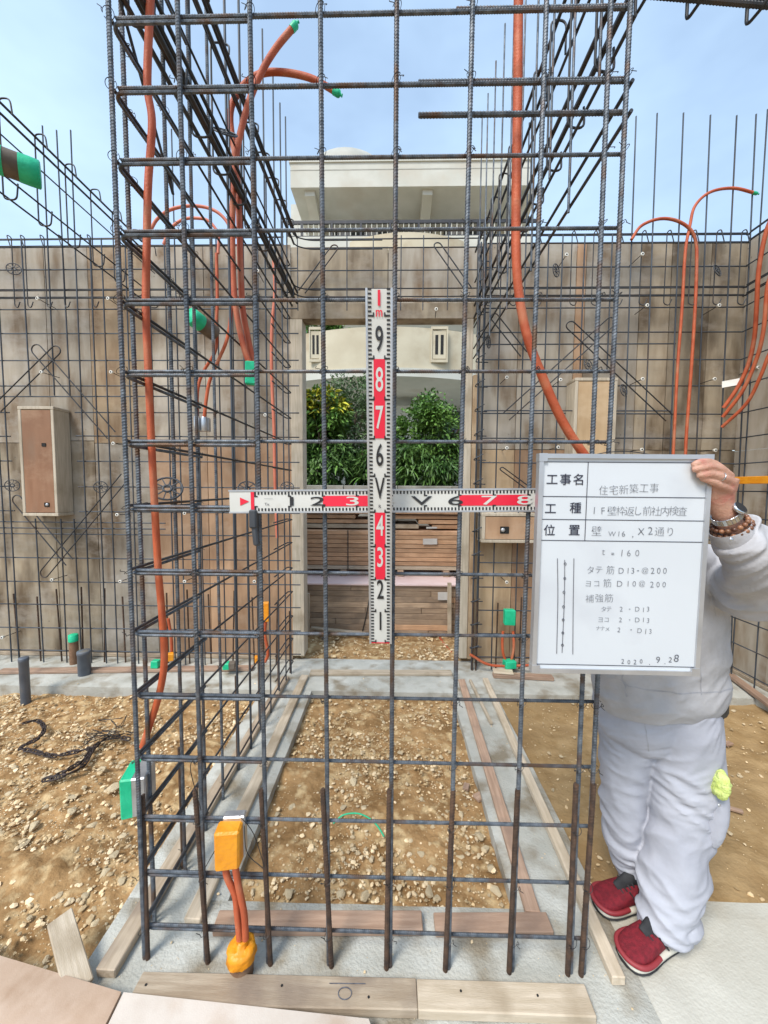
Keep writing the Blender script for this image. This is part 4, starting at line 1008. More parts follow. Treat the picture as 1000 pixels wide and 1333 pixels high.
# ================================================================== LETTERING
def glyph(body, size=1.0, offset=0.0, sx=1.0, centre=True):
    c = bpy.data.curves.new('lettering', 'FONT'); c.body = body; c.size = size; c.offset = offset * size; c.resolution_u = 4
    o = bpy.data.objects.new('lettering', c); me = bpy.data.meshes.new_from_object(o)
    V = [Vector((v.co.x * sx, v.co.y, 0)) for v in me.vertices]; F = [tuple(p.vertices) for p in me.polygons]
    bpy.data.objects.remove(o); bpy.data.curves.remove(c); bpy.data.meshes.remove(me)
    if centre and V:
        cx = (min(v.x for v in V) + max(v.x for v in V)) / 2; cy = (min(v.y for v in V) + max(v.y for v in V)) / 2
        V = [v - Vector((cx, cy, 0)) for v in V]
    return V, F
class Frame:
    """a flat working plane: origin, x axis, y axis (z towards the viewer)"""
    def __init__(s, o, ex, ey): s.o, s.x, s.y = Vector(o), Vector(ex).normalized(), Vector(ey).normalized(); s.z = s.x.cross(s.y)
    def __call__(s, x, y, z=0.0): return s.o + s.x * x + s.y * y + s.z * z
    def box(s, a, b):
        V, F = boxvf(a, b); return [s(*v) for v in V], F
    def rect(s, x0, y0, x1, y1, z): return [s(x0, y0, z), s(x1, y0, z), s(x1, y1, z), s(x0, y1, z)], [(0, 1, 2, 3)]
    def put(s, VF, x, y, z, ang=0.0):
        ca, sa = math.cos(ang), math.sin(ang)
        return [s(x + v.x * ca - v.y * sa, y + v.x * sa + v.y * ca, z) for v in VF[0]], VF[1]

# ------------------------------------------------------------------ the two measuring staffs
def make_staff(fr, w, L, zero, digits, label, tall, root_loc, end_label=False):
    """long axis along fr.x; digits: list of (position from zero, text, colour); tall: digits upright along the staff"""
    t = thing('levelling_staff', label, 'staff', root_loc)
    V, F = fr.box((0, -w / 2, -0.016), (L, w / 2, 0.0)); mk('body', V, F, 'staff', t)
    mb = MB()
    for s in (-1, 1):
        V, F = fr.box((-.002, s * (w / 2 + .0001) - .0025, -0.017), (L + .002, s * (w / 2 + .0001) + .0025, 0.0018)); mb.add(V, F)
    mb.build('edge_trim', 'alu', t)
    ticks = MB(); n = int((L - zero) / 0.01)
    for k in range(n + 1):
        x = zero + k * 0.01; big = k % 10 == 0; ln = 0.0135 if big else 0.0085
        for s in (-1, 1):
            y0 = s * (w / 2 - 0.0035); y1 = s * (w / 2 - 0.0035 - ln)
            V, F = fr.rect(x - 0.0024, min(y0, y1), x + 0.0024, max(y0, y1), 0.0012); ticks.add(V, F)
            if big:
                V, F = fr.rect(x - 0.0024, s * (w / 2 - 0.017) - 0.0018, x + 0.0075, s * (w / 2 - 0.017) + 0.0018, 0.0016); ticks.add(V, F)
    tag(ticks.build('scale_marks', 'staff_black', t), kind='stuff')
    for a, b in ((0.2, 0.4), (0.6, 0.8)):
        V, F = fr.rect(zero + a + .001, -w / 2 + 0.0165, zero + b - .001, w / 2 - 0.0165, 0.0014); mk('red_band', V, F, 'staff_red', t)
    V, F = fr.rect(zero - (0.013 if end_label else 0.004), -w / 2 + .004, zero - (0.003 if end_label else 0.001), w / 2 - .004, 0.0014); mk('zero_line', V, F, 'staff_red', t)
    if end_label:
        mk('arrow_mark', [fr(zero - 0.045, 0.012, .0014), fr(zero - 0.045, -0.012, .0014), fr(zero - 0.018, 0, .0014)], [(0, 1, 2)], 'staff_red', t)
    for pos, txt, colr in digits:
        if tall:      # read upright, the staff standing
            V, F = glyph(txt, 0.083, 0.010, 0.52); V, F = fr.put((V, F), zero + pos, 0, 0.0022, -math.pi / 2)
        else:
            V, F = glyph(txt, 0.037, 0.006, 2.7); V, F = fr.put((V, F), zero + pos, 0, 0.0022)
        mk('numeral', V, F, colr, t)
    return t
p, q = PY(495.5, 837, 1.128), PY(493.5, 376, 0.972)
Ls = (q - p).length
fr = Frame(p, q - p, (-1, 0, 0))
def along(py):                     # distance up the staff of a sighted height
    d = ray(494, py); n_ = fr.z; k_ = (p - CAM).dot(n_) / d.dot(n_); return (CAM + d * k_ - p).dot(fr.x)
dg = [(along(v) - .004, s_, c_) for v, s_, c_ in ((808, '1', 'staff_black'), (767, '2', 'staff_black'), (725, '3', 'staff'), (684, '4', 'staff'), (635.5, 'V', 'staff_black'), (592, '6', 'staff_black'), (543.5, '7', 'staff'), (494, '8', 'staff'), (441, '9', 'staff_black'))]
st = make_staff(fr, 0.062, Ls, 0.004, dg, 'upright white measuring staff with red bands in front of grid', True, p)
V, F = glyph('l', 0.050, 0.014, 1.1); V, F = fr.put((V, F), along(388), 0, 0.0022, -math.pi / 2); mk('numeral', V, F, 'staff_red', st)
V, F = glyph('m', 0.032, 0.012, 0.75); V, F = fr.put((V, F), along(408), 0, 0.0022, -math.pi / 2); mk('numeral', V, F, 'staff_red', st)
V, F = glyph('R', 0.013, 0.0, 1.0); V, F = fr.put((V, F), along(659), 0, 0.0022, -math.pi / 2); mk('maker_mark', V, F, 'print', st)
p, q = PY(299, 653, 1.128), PY(752, 650.5, 1.128)
fr2 = Frame(p, q - p, Vector((0, 0, 1)) - Vector((q - p).normalized()) * (q - p).normalized().z)
z0 = (PY(332.5, 653, 1.128) - p).length
d2 = [((PY(x, 652, 1.128) - p).length - z0, s_, c_) for x, s_, c_ in ((380, '1', 'staff_black'), (414, '2', 'staff_black'), (459, '3', 'staff'), (504, '4', 'staff'), (549, 'V', 'staff_black'), (593, '6', 'staff_black'), (637, '7', 'staff'), (683, '8', 'staff'), (728, '9', 'staff_black'))]
st2 = make_staff(fr2, 0.064, (q - p).length, z0, d2, 'level white measuring staff with red bands clipped across grid', False, p, True)
V, F = glyph('___', 0.012, 0.0, 1.4); V, F = fr2.put((V, F), z0 + .04, .008, .0022); mk('small_print', V, F, 'print', st2)
V, F = glyph('Tx', 0.011, 0.0, 1.2); V, F = fr2.put((V, F), z0 + .035, -.008, .0022); mk('small_print', V, F, 'print', st2)
# clamp hanging under the level staff
c = PY(331, 684, 1.13)
t = thing('spring_clamp', 'dark spring clamp under the left end of level staff', 'clamp', c)
obox('jaw', c + Vector((0, 0, 0.02)), Vector((1, 0, 0)), Vector((0, 1, 0)), Vector((0, 0, 1)), (0.022, 0.03, 0.055), 'spacer', t, 0.004)
obox('grip', c + Vector((0.004, 0, -0.03)), Vector((1, 0, 0.1)).normalized(), Vector((0, 1, 0)), Vector((-0.1, 0, 1)).normalized(), (0.016, 0.02, 0.06), 'spacer', t, 0.004)

# ------------------------------------------------------------------ whiteboard
YW = 1.0
TL, TR, BR, BL = PY(700, 590.5, YW), PY(927, 592, YW - 0.005), PY(910, 879, YW), PY(694, 875, YW)
exb = ((TR - TL) + (BR - BL)).normalized(); eyb = ((TL - BL) + (TR - BR)); eyb = (eyb - exb * eyb.dot(exb)).normalized()
BW, BH = ((TR - TL).length + (BR - BL).length) / 2, ((TL - BL).length + (TR - BR).length) / 2
ctr = (TL + TR + BR + BL) / 4
wf = Frame(ctr - exb * BW / 2 - eyb * BH / 2, exb, eyb)
wb = thing('whiteboard', 'handwritten construction whiteboard held up by the person', 'whiteboard', wf.o)
V, F = wf.box((.01, .01, -.014), (BW - .01, BH - .01, -.002)); mk('panel', V, F, 'board', wb)
FW = 0.0115
for a, b in (((0, 0, -.018), (BW, FW, .004)), ((0, BH - FW, -.018), (BW, BH, .004)), ((0, FW + .0005, -.018), (FW, BH - FW - .0005, .0035)), ((BW - FW, FW + .0005, -.018), (BW, BH - FW - .0005, .0035))):
    V, F = wf.box(a, b); mk('frame_bar', V, F, 'alu', wb)
for cx, cy in ((0, 0), (BW, 0), (0, BH), (BW, BH)):
    V, F = wf.box((cx - (.001 if cx == 0 else .020), cy - (.001 if cy == 0 else .020), -.019), (cx + (.020 if cx == 0 else .001), cy + (.020 if cy == 0 else .001), .0046)); mk('corner_cap', V, F, 'alu', wb)
def bxy(px, py):                    # board coordinates of a sighted point
    d = ray(px, py); k = (wf.o - CAM).dot(wf.z) / d.dot(wf.z); h = CAM + d * k - wf.o; return h.dot(wf.x), h.dot(wf.y)
ru = MB()
def line(px0, py0, px1, py1, w=0.0016):
    x0, y0 = bxy(px0, py0); x1, y1 = bxy(px1, py1)
    if abs(px1 - px0) > abs(py1 - py0): y0 = y1 = (y0 + y1) / 2
    else: x0 = x1 = (x0 + x1) / 2
    V, F = wf.rect(min(x0, x1) - w / 2, min(y0, y1) - w / 2, max(x0, x1) + w / 2, max(y0, y1) + w / 2, -.0012); ru.add(V, F)
x0, y1 = bxy(707, 601); x1, y0 = bxy(908, 869)
for a in ((x0, y0, x1, y0), (x0, y1, x1, y1), (x0, y0, x0, y1), (x1, y0, x1, y1)):
    V, F = wf.rect(a[0] - .0009, a[1] - .0009, a[2] + .0009, a[3] + .0009, -.0012); ru.add(V, F)
for py in (647, 677, 704.5):
    yy = bxy(800, py)[1]; V, F = wf.rect(x0, yy - .0009, x1, yy + .0009, -.0010); ru.add(V, F)
xx = bxy(764, 650)[0]; V, F = wf.rect(xx - .0009, bxy(764, 704.5)[1], xx + .0009, y1, -.0008); ru.add(V, F)
ru.build('ruled_line', 'print', wb)
def write(chars, name, mat, offset, jit, size_px):
    """chars: list of (glyph, px, py) or (glyph, px, py, size_px)"""
    mb = MB()
    for ch in chars:
        s = ch[3] if len(ch) > 3 else size_px
        V, F = glyph(ch[0], s / 500.0 * 1.02, offset if ch[0] not in '=-.,' else 0.0, 1.0 if jit == 0 else random.uniform(.9, 1.02))
        x, y = bxy(ch[1], ch[2])
        V, F = wf.put((V, F), x, y, -.0006, random.uniform(-jit, jit)); mb.add(V, F)
    return mb.build(name, mat, wb)
def run(text, px0, px1, py, size, slope=0.0):
    n = len(text)
    return [(c, px0 + (px1 - px0) * i / max(1, n - 1), py + slope * i + random.uniform(-.5, .5), size) for i, c in enumerate(text) if c != ' ']
random.seed(15)
for ch_ in (('工', 719, 624), ('事', 736.5, 624), ('名', 753, 624), ('工', 717, 662), ('種', 749.5, 661), ('位', 715.5, 690), ('置', 748, 690)): write([ch_], 'printed_character', 'print', 0.007, 0.0, 15)
H = -0.016
write(run('住宅新築工事', 786, 852, 638, 13, -0.6), 'handwriting', 'ink', H, .07, 13)
write(run('1F壁枠返し前社内検査', 774, 889, 665, 13, 0.0), 'handwriting', 'ink', H, .07, 13)
write([('壁', 777, 691, 14), ('W', 797, 695, 9), ('1', 806, 695, 10), ('6', 812, 695, 10), (',', 824, 699, 10), ('X', 835, 692, 13), ('2', 847, 691, 14), ('通', 859, 692, 13), ('り', 873, 692, 13)], 'handwriting', 'ink', H, .06, 13)
write([('t', 786, 719, 13), ('=', 798, 721, 8), ('1', 810, 720, 13), ('6', 819, 720, 12), ('0', 830, 720, 12)], 'handwriting', 'ink', H - .004, .06, 13)
write([('タ', 769, 742, 11), ('テ', 780, 742, 11), ('筋', 795, 742, 12), ('D', 809, 743, 11), ('1', 818, 743, 11), ('3', 824, 743, 11), ('-', 831, 743, 10), ('@', 840, 743, 9), ('2', 850, 743, 11), ('0', 858, 743, 11), ('0', 866, 743, 11)], 'handwriting', 'ink', H, .07, 11)
write([('ヨ', 766, 760, 10), ('コ', 777, 760, 10), ('筋', 791, 759, 12), ('D', 807, 760, 11), ('1', 818, 760, 11), ('0', 826, 760, 10), ('@', 836, 760, 9), ('2', 849, 761, 11), ('0', 857, 761, 10), ('0', 865, 761, 10)], 'handwriting', 'ink', H, .07, 11)
write(run('補強筋', 768, 793, 779, 12), 'handwriting', 'ink', H, .07, 11)
write([('タ', 786, 793, 8), ('テ', 793, 793, 8), ('2', 809, 793, 9), ('-', 820, 793, 8), ('D', 830, 793, 9), ('1', 838, 794, 9), ('3', 844, 793, 9)], 'handwriting', 'ink', H, .07, 9)
write([('ヨ', 782, 807, 9), ('コ', 790, 807, 8), ('2', 808, 807, 9), ('-', 820, 807, 8), ('D', 830, 807, 9), ('1', 838, 807, 9), ('3', 844, 808, 9)], 'handwriting', 'ink', H, .07, 9)
write([('ナ', 779, 818, 7), ('ナ', 785, 818, 7), ('メ', 791, 819, 7), ('2', 806, 820, 9), ('-', 822, 820, 8), ('D', 833, 821, 9), ('1', 841, 822, 10), ('3', 847, 822, 9)], 'handwriting', 'ink', H, .07, 9)
write([('2', 811, 861, 9), ('0', 819, 862, 8), ('2', 827, 862, 9), ('0', 835, 861, 8), ('.', 846, 865, 9), ('9', 857, 859, 12), ('.', 866, 864, 9), ('2', 873, 859, 10), ('8', 881, 857, 14)], 'handwriting', 'ink', H + .008, .07, 9)
sk = MB()
for pts in (((726, 727), (726.5, 780), (725, 851)), ((735.5, 729), (735, 780), (732, 850)), ((747.5, 727), (746.5, 790), (746, 852))):
    P = [wf(*bxy(*q_), -.0010) for q_ in pts]; V, F = sweep(smoothpath(P, 6), 0.0009, 4); sk.add(V, F)
for px, py in ((736, 734), (735.5, 753), (734.5, 771), (734, 790), (733.5, 807), (733, 824), (732.5, 840)):
    x, y = bxy(px, py); P = [wf(x + .0028 * math.cos(a), y + .0034 * math.sin(a), -.0008) for a in [2 * math.pi * i / 8 for i in range(9)]]; V, F = sweep(P, .0008, 4); sk.add(V, F)
sk.build('sketch_line', 'ink', wb)
# blank patch where the site name was wiped
xa, ya = bxy(772, 602); xb_, yb_ = bxy(880, 621)
# carrying cord behind the top edge
V, F = sweep(smoothpath([wf(BW * .30, BH - .004, -.012), wf(BW * .42, BH + .006, -.012), wf(BW * .55, BH + .0075, -.012), wf(BW * .72, BH - .004, -.012)], 6), 0.0012, 5); mk('cord', V, F, 'wire', wb, True)

# ================================================================== PERSON
def P3(px, py, Y): return PY(px, py, Y)
def ell_tube(secs, n=18, fold=0.0, seed=0.0, fz=13.0):
    """secs: (centre, rx, ry) horizontal-ish elliptical sections along a path; x axis stays sideways"""
    V, F = [], []
    C = [Vector(s[0]) for s in secs]
    for i, s in enumerate(secs):
        t = (C[min(i + 1, len(C) - 1)] - C[max(i - 1, 0)]).normalized()
        x = Vector((1, 0, 0)); x = (x - t * x.dot(t))
        if x.length < .15: x = Vector((0, 0, 1)) - t * t.z
        x.normalize(); y = t.cross(x)
        for k in range(n):
            a = 2 * math.pi * k / n; m_ = 0.0; d_ = x * math.cos(a) * s[1] + y * math.sin(a) * s[2]
            if fold:
                q_ = C[i] + d_; w_ = noise.noise(Vector((q_.x * 4, q_.y * 4, q_.z * 4 + seed))) * .09
                m_ = fold * (0.75 - 1.6 * abs(noise.noise(Vector((q_.x * 5.5 + seed, q_.y * 5.5, (q_.z + w_ + q_.x * .35) * fz))))) + fold * .7 * noise.noise(Vector((q_.x * 9, q_.y * 9 + seed, q_.z * 6))) + fold * .45 * (0.6 - 1.5 * abs(noise.noise(Vector((q_.x * 11, q_.y * 11 + seed, (q_.z - q_.x * .5 + w_) * fz * 2.3)))))
            V.append(C[i] + d_ + d_.normalized() * m_)
    for i in range(len(secs) - 1):
        for k in range(n):
            a, b = i * n + k, i * n + (k + 1) % n; F.append((a, b, b + n, a + n))
    F.append(tuple(range(n - 1, -1, -1))); m = (len(secs) - 1) * n; F.append(tuple(range(m, m + n)))
    return V, F
def dense(secs, k=5):
    """smooth the list of sections"""
    cs = smoothpath([s[0] for s in secs], k); rx = smoothpath([Vector((s[1], s[2], 0)) for s in secs], k)
    return [(c, r.x, r.y) for c, r in zip(cs, rx)]
def fleshed(name, pieces, mat, parent, voxel, smooth_it, wrinkle=0.0, wscale=0.06, wrinkle2=0.0):
    mb = MB()
    for V, F in pieces: mb.add(V, F)
    o = mb.build(name, mat, parent, True)
    m = o.modifiers.new('remesh', 'REMESH'); m.mode = 'VOXEL'; m.voxel_size = voxel; m.use_smooth_shade = True
    m = o.modifiers.new('smooth', 'SMOOTH'); m.iterations = smooth_it; m.factor = 0.5
    for k, (w, sc) in enumerate(((wrinkle, wscale), (wrinkle2, wscale * 0.4))):
        if w:
            tx = bpy.data.textures.new(name + '_folds', 'CLOUDS'); tx.noise_scale = sc; tx.noise_depth = 2; tx.noise_basis = 'IMPROVED_PERLIN'
            m = o.modifiers.new('folds', 'DISPLACE'); m.texture = tx; m.strength = w; m.mid_level = 0.5; m.texture_coords = 'LOCAL'
    return o
feetA, feetB = PZ(822, 1172), PZ(862, 1236)
per = thing('person', 'person in pale work clothes and dark red sneakers holding the whiteboard', 'person', ((feetA.x + feetB.x) / 2, (feetA.y + feetB.y) / 2, 0))
def sec(px, py, Y, hw, dep):
    c = P3(px, py, Y); dist = (c - CAM).dot(_f); return (c, hw * dist / 500.0 - .010, dep - .006)
legA = dense([sec(822, 905, 1.42, 46, .115), sec(818, 950, 1.42, 39, .105), sec(814, 1000, 1.42, 30.5, .092), sec(813, 1050, 1.415, 28.5, .085), sec(815, 1090, 1.415, 26, .082), sec(821, 1118, 1.42, 24, .078), sec(829, 1142, 1.43, 22.5, .074), sec(834, 1162, 1.43, 22, .070)], 14)
legB = dense([sec(884, 905, 1.36, 38, .095), sec(890, 950, 1.345, 43, .108), sec(890, 1000, 1.335, 41, .105), sec(887, 1050, 1.32, 39, .097), sec(880, 1095, 1.30, 38, .092), sec(874, 1135, 1.28, 38, .090), sec(869, 1165, 1.265, 36, .088), sec(864, 1186, 1.255, 33, .086), sec(862, 1205, 1.25, 30, .082)], 14)
pel = dense([sec(858, 885, 1.385, 77, .115), sec(858, 915, 1.385, 78, .125), sec(859, 950, 1.38, 75, .115), sec(860, 968, 1.378, 57, .09)], 10)
rings = []
for (px, py, Y, hw, d) in ((872, 1192, 1.252, 38, .088), (829, 1150, 1.43, 23.5, .076)):
    s = sec(px, py, Y, hw, d); rings.append(ell_tube([(s[0] + Vector((0, 0, .016)), s[1] * .92, s[2] * .92), (s[0] + Vector((0.004, 0, .004)), s[1] * 1.02, s[2] * 1.02), (s[0] + Vector((0, 0, -.010)), s[1] * .93, s[2] * .93)]))
tr = fleshed('trousers', [ell_tube(legA, 60, .015, 3.0), ell_tube(legB, 72, .017, 8.0), ell_tube(pel, 44, .010, 1.0)] + rings, 'trouser', per, 0.0040, 1, 0.006, 0.10)
# cargo pocket with press stud, lime towel
pk = []
s0, s1 = sec(937, 1000, 1.32, 16, .055), sec(934, 1078, 1.31, 14, .05)
fleshed('pocket', [ell_tube(dense([sec(926, 1018, 1.285, 17, .055), sec(927, 1040, 1.275, 18, .065), sec(924, 1070, 1.268, 17, .062), sec(920, 1092, 1.268, 13, .045)]))], 'trouser', per, 0.007, 4, 0.008, 0.05)
c = P3(936, 1048, 1.205); V, F = lathe([(.005, 0), (.005, .002), (.002, .003)], 10); mk('press_stud', orient(V, c, (0.2, -1, 0)), F, 'alu', per, True)
tw = fleshed('towel', [ell_tube(dense([sec(937, 1003, 1.25, 5, .02), sec(937, 1010, 1.235, 11, .035), sec(938, 1022, 1.225, 13, .04), sec(935, 1031, 1.225, 11, .035), sec(933, 1036, 1.228, 5, .02)]))], 'lime', per, 0.004, 2, 0.018, 0.016)
# belt
s = sec(860, 911, 1.385, 83.5, .127); V, F = ell_tube([(s[0] + Vector((0, 0, -.016)), s[1], s[2]), (s[0] + Vector((0, 0, .016)), s[1] * .995, s[2] * .995)], 28); mk('belt', V, F, 'belt', per, True)
# jacket: trunk, both sleeves, collar
trunk = dense([sec(859, 914, 1.372, 79, .120), sec(859, 898, 1.368, 84, .136), sec(858, 872, 1.358, 84, .140), sec(860, 838, 1.345, 80, .134), sec(862, 800, 1.33, 75, .132), sec(862, 760, 1.315, 73, .125), sec(858, 728, 1.30, 65, .11), sec(855, 706, 1.29, 45, .085), sec(850, 694, 1.285, 26, .066)], 14)
def limb(pts, fold=0.0, n=18): return ell_tube(dense([(P3(*p[:3]), p[3], p[3] if len(p) < 5 else p[4]) for p in pts], 5 if not fold else 12), n if not fold else 40, fold, 2.0, 15.0)
armL = limb([(905, 742, 1.31, .085), (935, 752, 1.27, .088), (962, 764, 1.21, .088), (982, 762, 1.14, .085), (990, 742, 1.08, .078), (980, 718, 1.05, .068), (966, 702, 1.035, .056), (957, 694, 1.03, .050)], .020)
armR = limb([(815, 742, 1.31, .08), (775, 765, 1.27, .08), (745, 800, 1.21, .075), (735, 815, 1.15, .07), (740, 800, 1.11, .06), (745, 790, 1.09, .05)], .009)
jk = fleshed('jacket', [ell_tube(trunk, 80, .012, 5.0, 8.0), armL, armR], 'cloth', per, 0.0042, 1, 0.006, 0.10)
M['seam'] = noise_mat('seam_thread', (0.34, 0.34, 0.36), (0.40, 0.40, 0.43), 40, 0.9)
def seam(pts, target, name, w=.0035):
    P = smoothpath([P3(*q_) for q_ in pts], 10); V, F = [], []
    for i_, p_ in enumerate(P):
        t_ = (P[min(i_ + 1, len(P) - 1)] - P[max(i_ - 1, 0)]).normalized(); n_ = (CAM - p_).normalized(); b_ = t_.cross(n_).normalized() * w / 2; V += [p_ - b_, p_ + b_]
    F = [(2 * k, 2 * k + 1, 2 * k + 3, 2 * k + 2) for k in range(len(P) - 1)]
    o = mk(name, V, F, 'seam', per)
    m = o.modifiers.new('wrap', 'SHRINKWRAP'); m.target = target; m.wrap_method = 'NEAREST_SURFACEPOINT'; m.wrap_mode = 'ABOVE_SURFACE'; m.offset = .0012
    return o
seam([(839, 925, 1.255), (842, 955, 1.26), (846, 984, 1.27)], tr, 'fly_seam')
seam([(775, 893, 1.26), (820, 901, 1.225), (870, 905, 1.215), (915, 902, 1.225), (944, 894, 1.29)], jk, 'hem_seam')
seam([(806, 880, 1.225), (808, 900, 1.228), (812, 915, 1.24)], jk, 'placket_seam', .005)
seam([(912, 870, 1.215), (914, 890, 1.22), (914, 905, 1.225)], jk, 'side_seam')
seam([(925, 800, 1.23), (930, 770, 1.2), (938, 745, 1.18), (945, 725, 1.18)], jk, 'armhole_seam')
# cuff: open band with flap and stud
cuffc = P3(948, 686, 1.03)
ax_ = (P3(938, 655, 1.022) - P3(962, 700, 1.035)).normalized()
V, F = lathe([(.044, -.03), (.046, -.01), (.043, .008), (.046, .010), (.049, -.012), (.047, -.034)], 20); mk('cuff', orient(V, P3(951, 690, 1.032), ax_), F, 'cloth', per, True)
c = P3(952, 702, .985); V, F = lathe([(.0055, 0), (.0055, .002), (.003, .003)], 12); mk('cuff_stud', orient(V, c, (.1, -1, .1)), F, 'zinc', per, True)
# head, neck and hands are one body
head = P3(846, 652, 1.22); fdir = Vector((-0.55, -0.83, 0)).normalized(); sdir = Vector((-fdir.y, fdir.x, 0))
HV, HF = [], []
bm = bmesh.new(); bmesh.ops.create_uvsphere(bm, u_segments=28, v_segments=20, radius=1.0)
for v in bm.verts:
    x, y, z = v.co
    f_ = max(0.0, y)
    r = Vector((x * .074, y * .092, z * .112))
    if z < -0.1: r.x *= 1 - .28 * (-z - .1); r.y *= 1 - .12 * (-z)
    g = lambda a, b, s: math.exp(-((x - a) ** 2 + (z - b) ** 2) / s)
    if y > 0:
        r.y += .020 * math.exp(-(x ** 2) / .012 - (z + .12) ** 2 / .03) + .008 * math.exp(-(x ** 2) / .01 - (z - .08) ** 2 / .03)      # nose
        r.y -= .009 * (g(.36, .10, .025) + g(-.36, .10, .025))                                        # eye sockets
        r.y += .005 * math.exp(-(x ** 2) / .06 - (z + .42) ** 2 / .006) - .004 * math.exp(-(x ** 2) / .05 - (z + .36) ** 2 / .002)   # lips
        r.y += .007 * math.exp(-(x ** 2) / .06 - (z + .78) ** 2 / .03)
    HV.append(head + sdir * r.x + fdir * r.y + Vector((0, 0, r.z)))
bm.verts.index_update(); HF = [tuple(v.index for v in f.verts) for f in bm.faces]; bm.free()
neck = ell_tube(dense([(head + Vector((0.01, .03, -.05)), .05, .055), (head + Vector((.012, .04, -.10)), .054, .058), (P3(850, 700, 1.285), .06, .062), (P3(852, 715, 1.29), .08, .075)]))
ears = []
for s_ in (-1, 1):
    V, F = lathe([(.004, -.008), (.024, -.006), (.028, 0), (.022, .006), (.006, .004)], 12); ears.append((orient([Vector((v.x * .7, v.y, v.z)) for v in V], head + sdir * s_ * .077 - fdir * .008, sdir * s_ + fdir * -.3, fdir), F))
def finger(pts, r0, r1):
    P = smoothpath([P3(*p) for p in pts], 5); m = len(P) - 1
    V, F = sweep(P, lambda i: (r0 + (r1 - r0) * i / m) * (1 if i < m else .72), 10); tip, d = P[-1], (P[-1] - P[-2]).normalized()
    V2, F2 = lathe([(r1 * .98, -.002), (r1 * .8, r1 * .5), (r1 * .35, r1 * .85)], 10)
    return [(V, F), (orient(V2, tip, d), F2)]
hand = [limb([(966, 700, 1.037, .029, .026), (952, 684, 1.03, .029, .024), (943, 668, 1.024, .028, .023), (939, 656, 1.018, .031, .021), (938, 644, 1.010, .036, .019), (941, 632, 1.002, .038, .017), (944, 622, .997, .036, .015)])]
hand += finger([(945, 617, .997), (933, 606, .992), (921, 601.5, .989), (911, 602, .987), (904, 604.5, .987)], .0112, .0085)
hand += finger([(951, 621, .995), (938, 611, .986), (925, 608, .983), (914, 609.5, .983), (905, 611, .984)], .0115, .0088)
hand += finger([(954, 628, .994), (941, 622, .983), (929, 618, .980), (919, 618, .981), (911, 619, .983)], .0110, .0085)
hand += finger([(951, 639, .995), (940, 633, .986), (930, 628, .984), (921, 625, .984), (915, 623.5, .985)], .0098, .0076)
hand += finger([(936, 652, 1.022), (926, 640, 1.034), (918, 628, 1.038), (911, 618, 1.036)], .0135, .0095)
hand2 = [limb([(745, 790, 1.09, .03, .025), (748, 775, 1.07, .032, .024), (745, 755, 1.05, .04, .018), (742, 738, 1.04, .036, .014)])]
for dx in (-14, -5, 4, 13):
    hand2 += finger([(743 + dx, 742, 1.04), (742 + dx * 1.1, 720, 1.03), (742 + dx * 1.1, 705, 1.028), (742 + dx * 1.1, 694, 1.03)], .010, .008)
hand2 += finger([(762, 765, 1.06), (772, 745, 1.04), (776, 728, 1.03)], .0125, .009)
core = [limb([(905, 742, 1.31, .05), (935, 752, 1.27, .05), (962, 764, 1.21, .046), (982, 762, 1.14, .042), (988, 742, 1.08, .036), (978, 718, 1.05, .033), (966, 702, 1.037, .029)]), limb([(815, 742, 1.31, .05), (775, 765, 1.27, .046), (745, 800, 1.21, .042), (735, 815, 1.15, .04), (740, 800, 1.11, .034), (745, 790, 1.09, .030)]), limb([(800, 745, 1.31, .06), (850, 735, 1.30, .085), (920, 745, 1.31, .06)]), limb([(852, 712, 1.29, .07), (856, 735, 1.30, .085), (860, 780, 1.32, .09)])]
body = fleshed('body', [(HV, HF), neck] + core + ears + hand + hand2, 'skin', per, 0.0028, 4, 0.0022, 0.012)
# eyes, hair
for s_ in (-1, 1):
    V, F = lathe([(.003, -.009), (.0095, -.003), (.0095, .003), (.005, .0075)], 10); mk('eye', orient(V, head + sdir * s_ * .027 + fdir * .078 + Vector((0, 0, .010)), fdir), F, 'cone', per, True)
HV2, HF2 = [], []
bm = bmesh.new(); bmesh.ops.create_uvsphere(bm, u_segments=28, v_segments=18, radius=1.0)
bmesh.ops.delete(bm, geom=[v for v in bm.verts if v.co.z < (0.42 if v.co.y > 0.25 else -0.35)], context='VERTS')
bm.verts.index_update()
for v in bm.verts: HV2.append(head + sdir * v.co.x * .083 + fdir * (v.co.y * .099 - .004) + Vector((0, 0, v.co.z * .121 + .004 * noise.noise(v.co * 8))))
HF2 = [tuple(v.index for v in f.verts) for f in bm.faces]; bm.free()
mk('hair', HV2, HF2, 'hair', per, True)
# wrist watch: segmented steel band; two bead bracelets; ring
wc = P3(946, 672, 1.025)
wt = []
for k in range(22):
    a = 2 * math.pi * k / 22; wt.append(a)
zx_ = ax_; xx_ = zx_.orthogonal().normalized(); yy_ = zx_.cross(xx_)
band = MB()
for a in wt:
    c = wc + (xx_ * math.cos(a) * .0335 + yy_ * math.sin(a) * .031); rad = (xx_ * math.cos(a) + yy_ * math.sin(a)).normalized(); tan = zx_.cross(rad)
    V, F = bevbox(.0085, .0035, .017, .0008); band.add([c + tan * v.x + rad * v.y + zx_ * v.z for v in V], F)
wo_ = band.build('watch_band', 'watch', per)
dcen = wc + (P3(962, 662, 1.0) - wc).normalized() * .034; dd = (P3(962, 662, 1.0) - wc).normalized()
V, F = lathe([(.015, -.004), (.0185, -.002), (.0185, .004), (.016, .006)], 20); mk('watch_case', orient(V, dcen, dd), F, 'watch', per, True)
V, F = lathe([(.0155, .0062), (.0155, .0068)], 20); mk('watch_dial', orient(V, dcen, dd), F, 'staff_black', per, True)
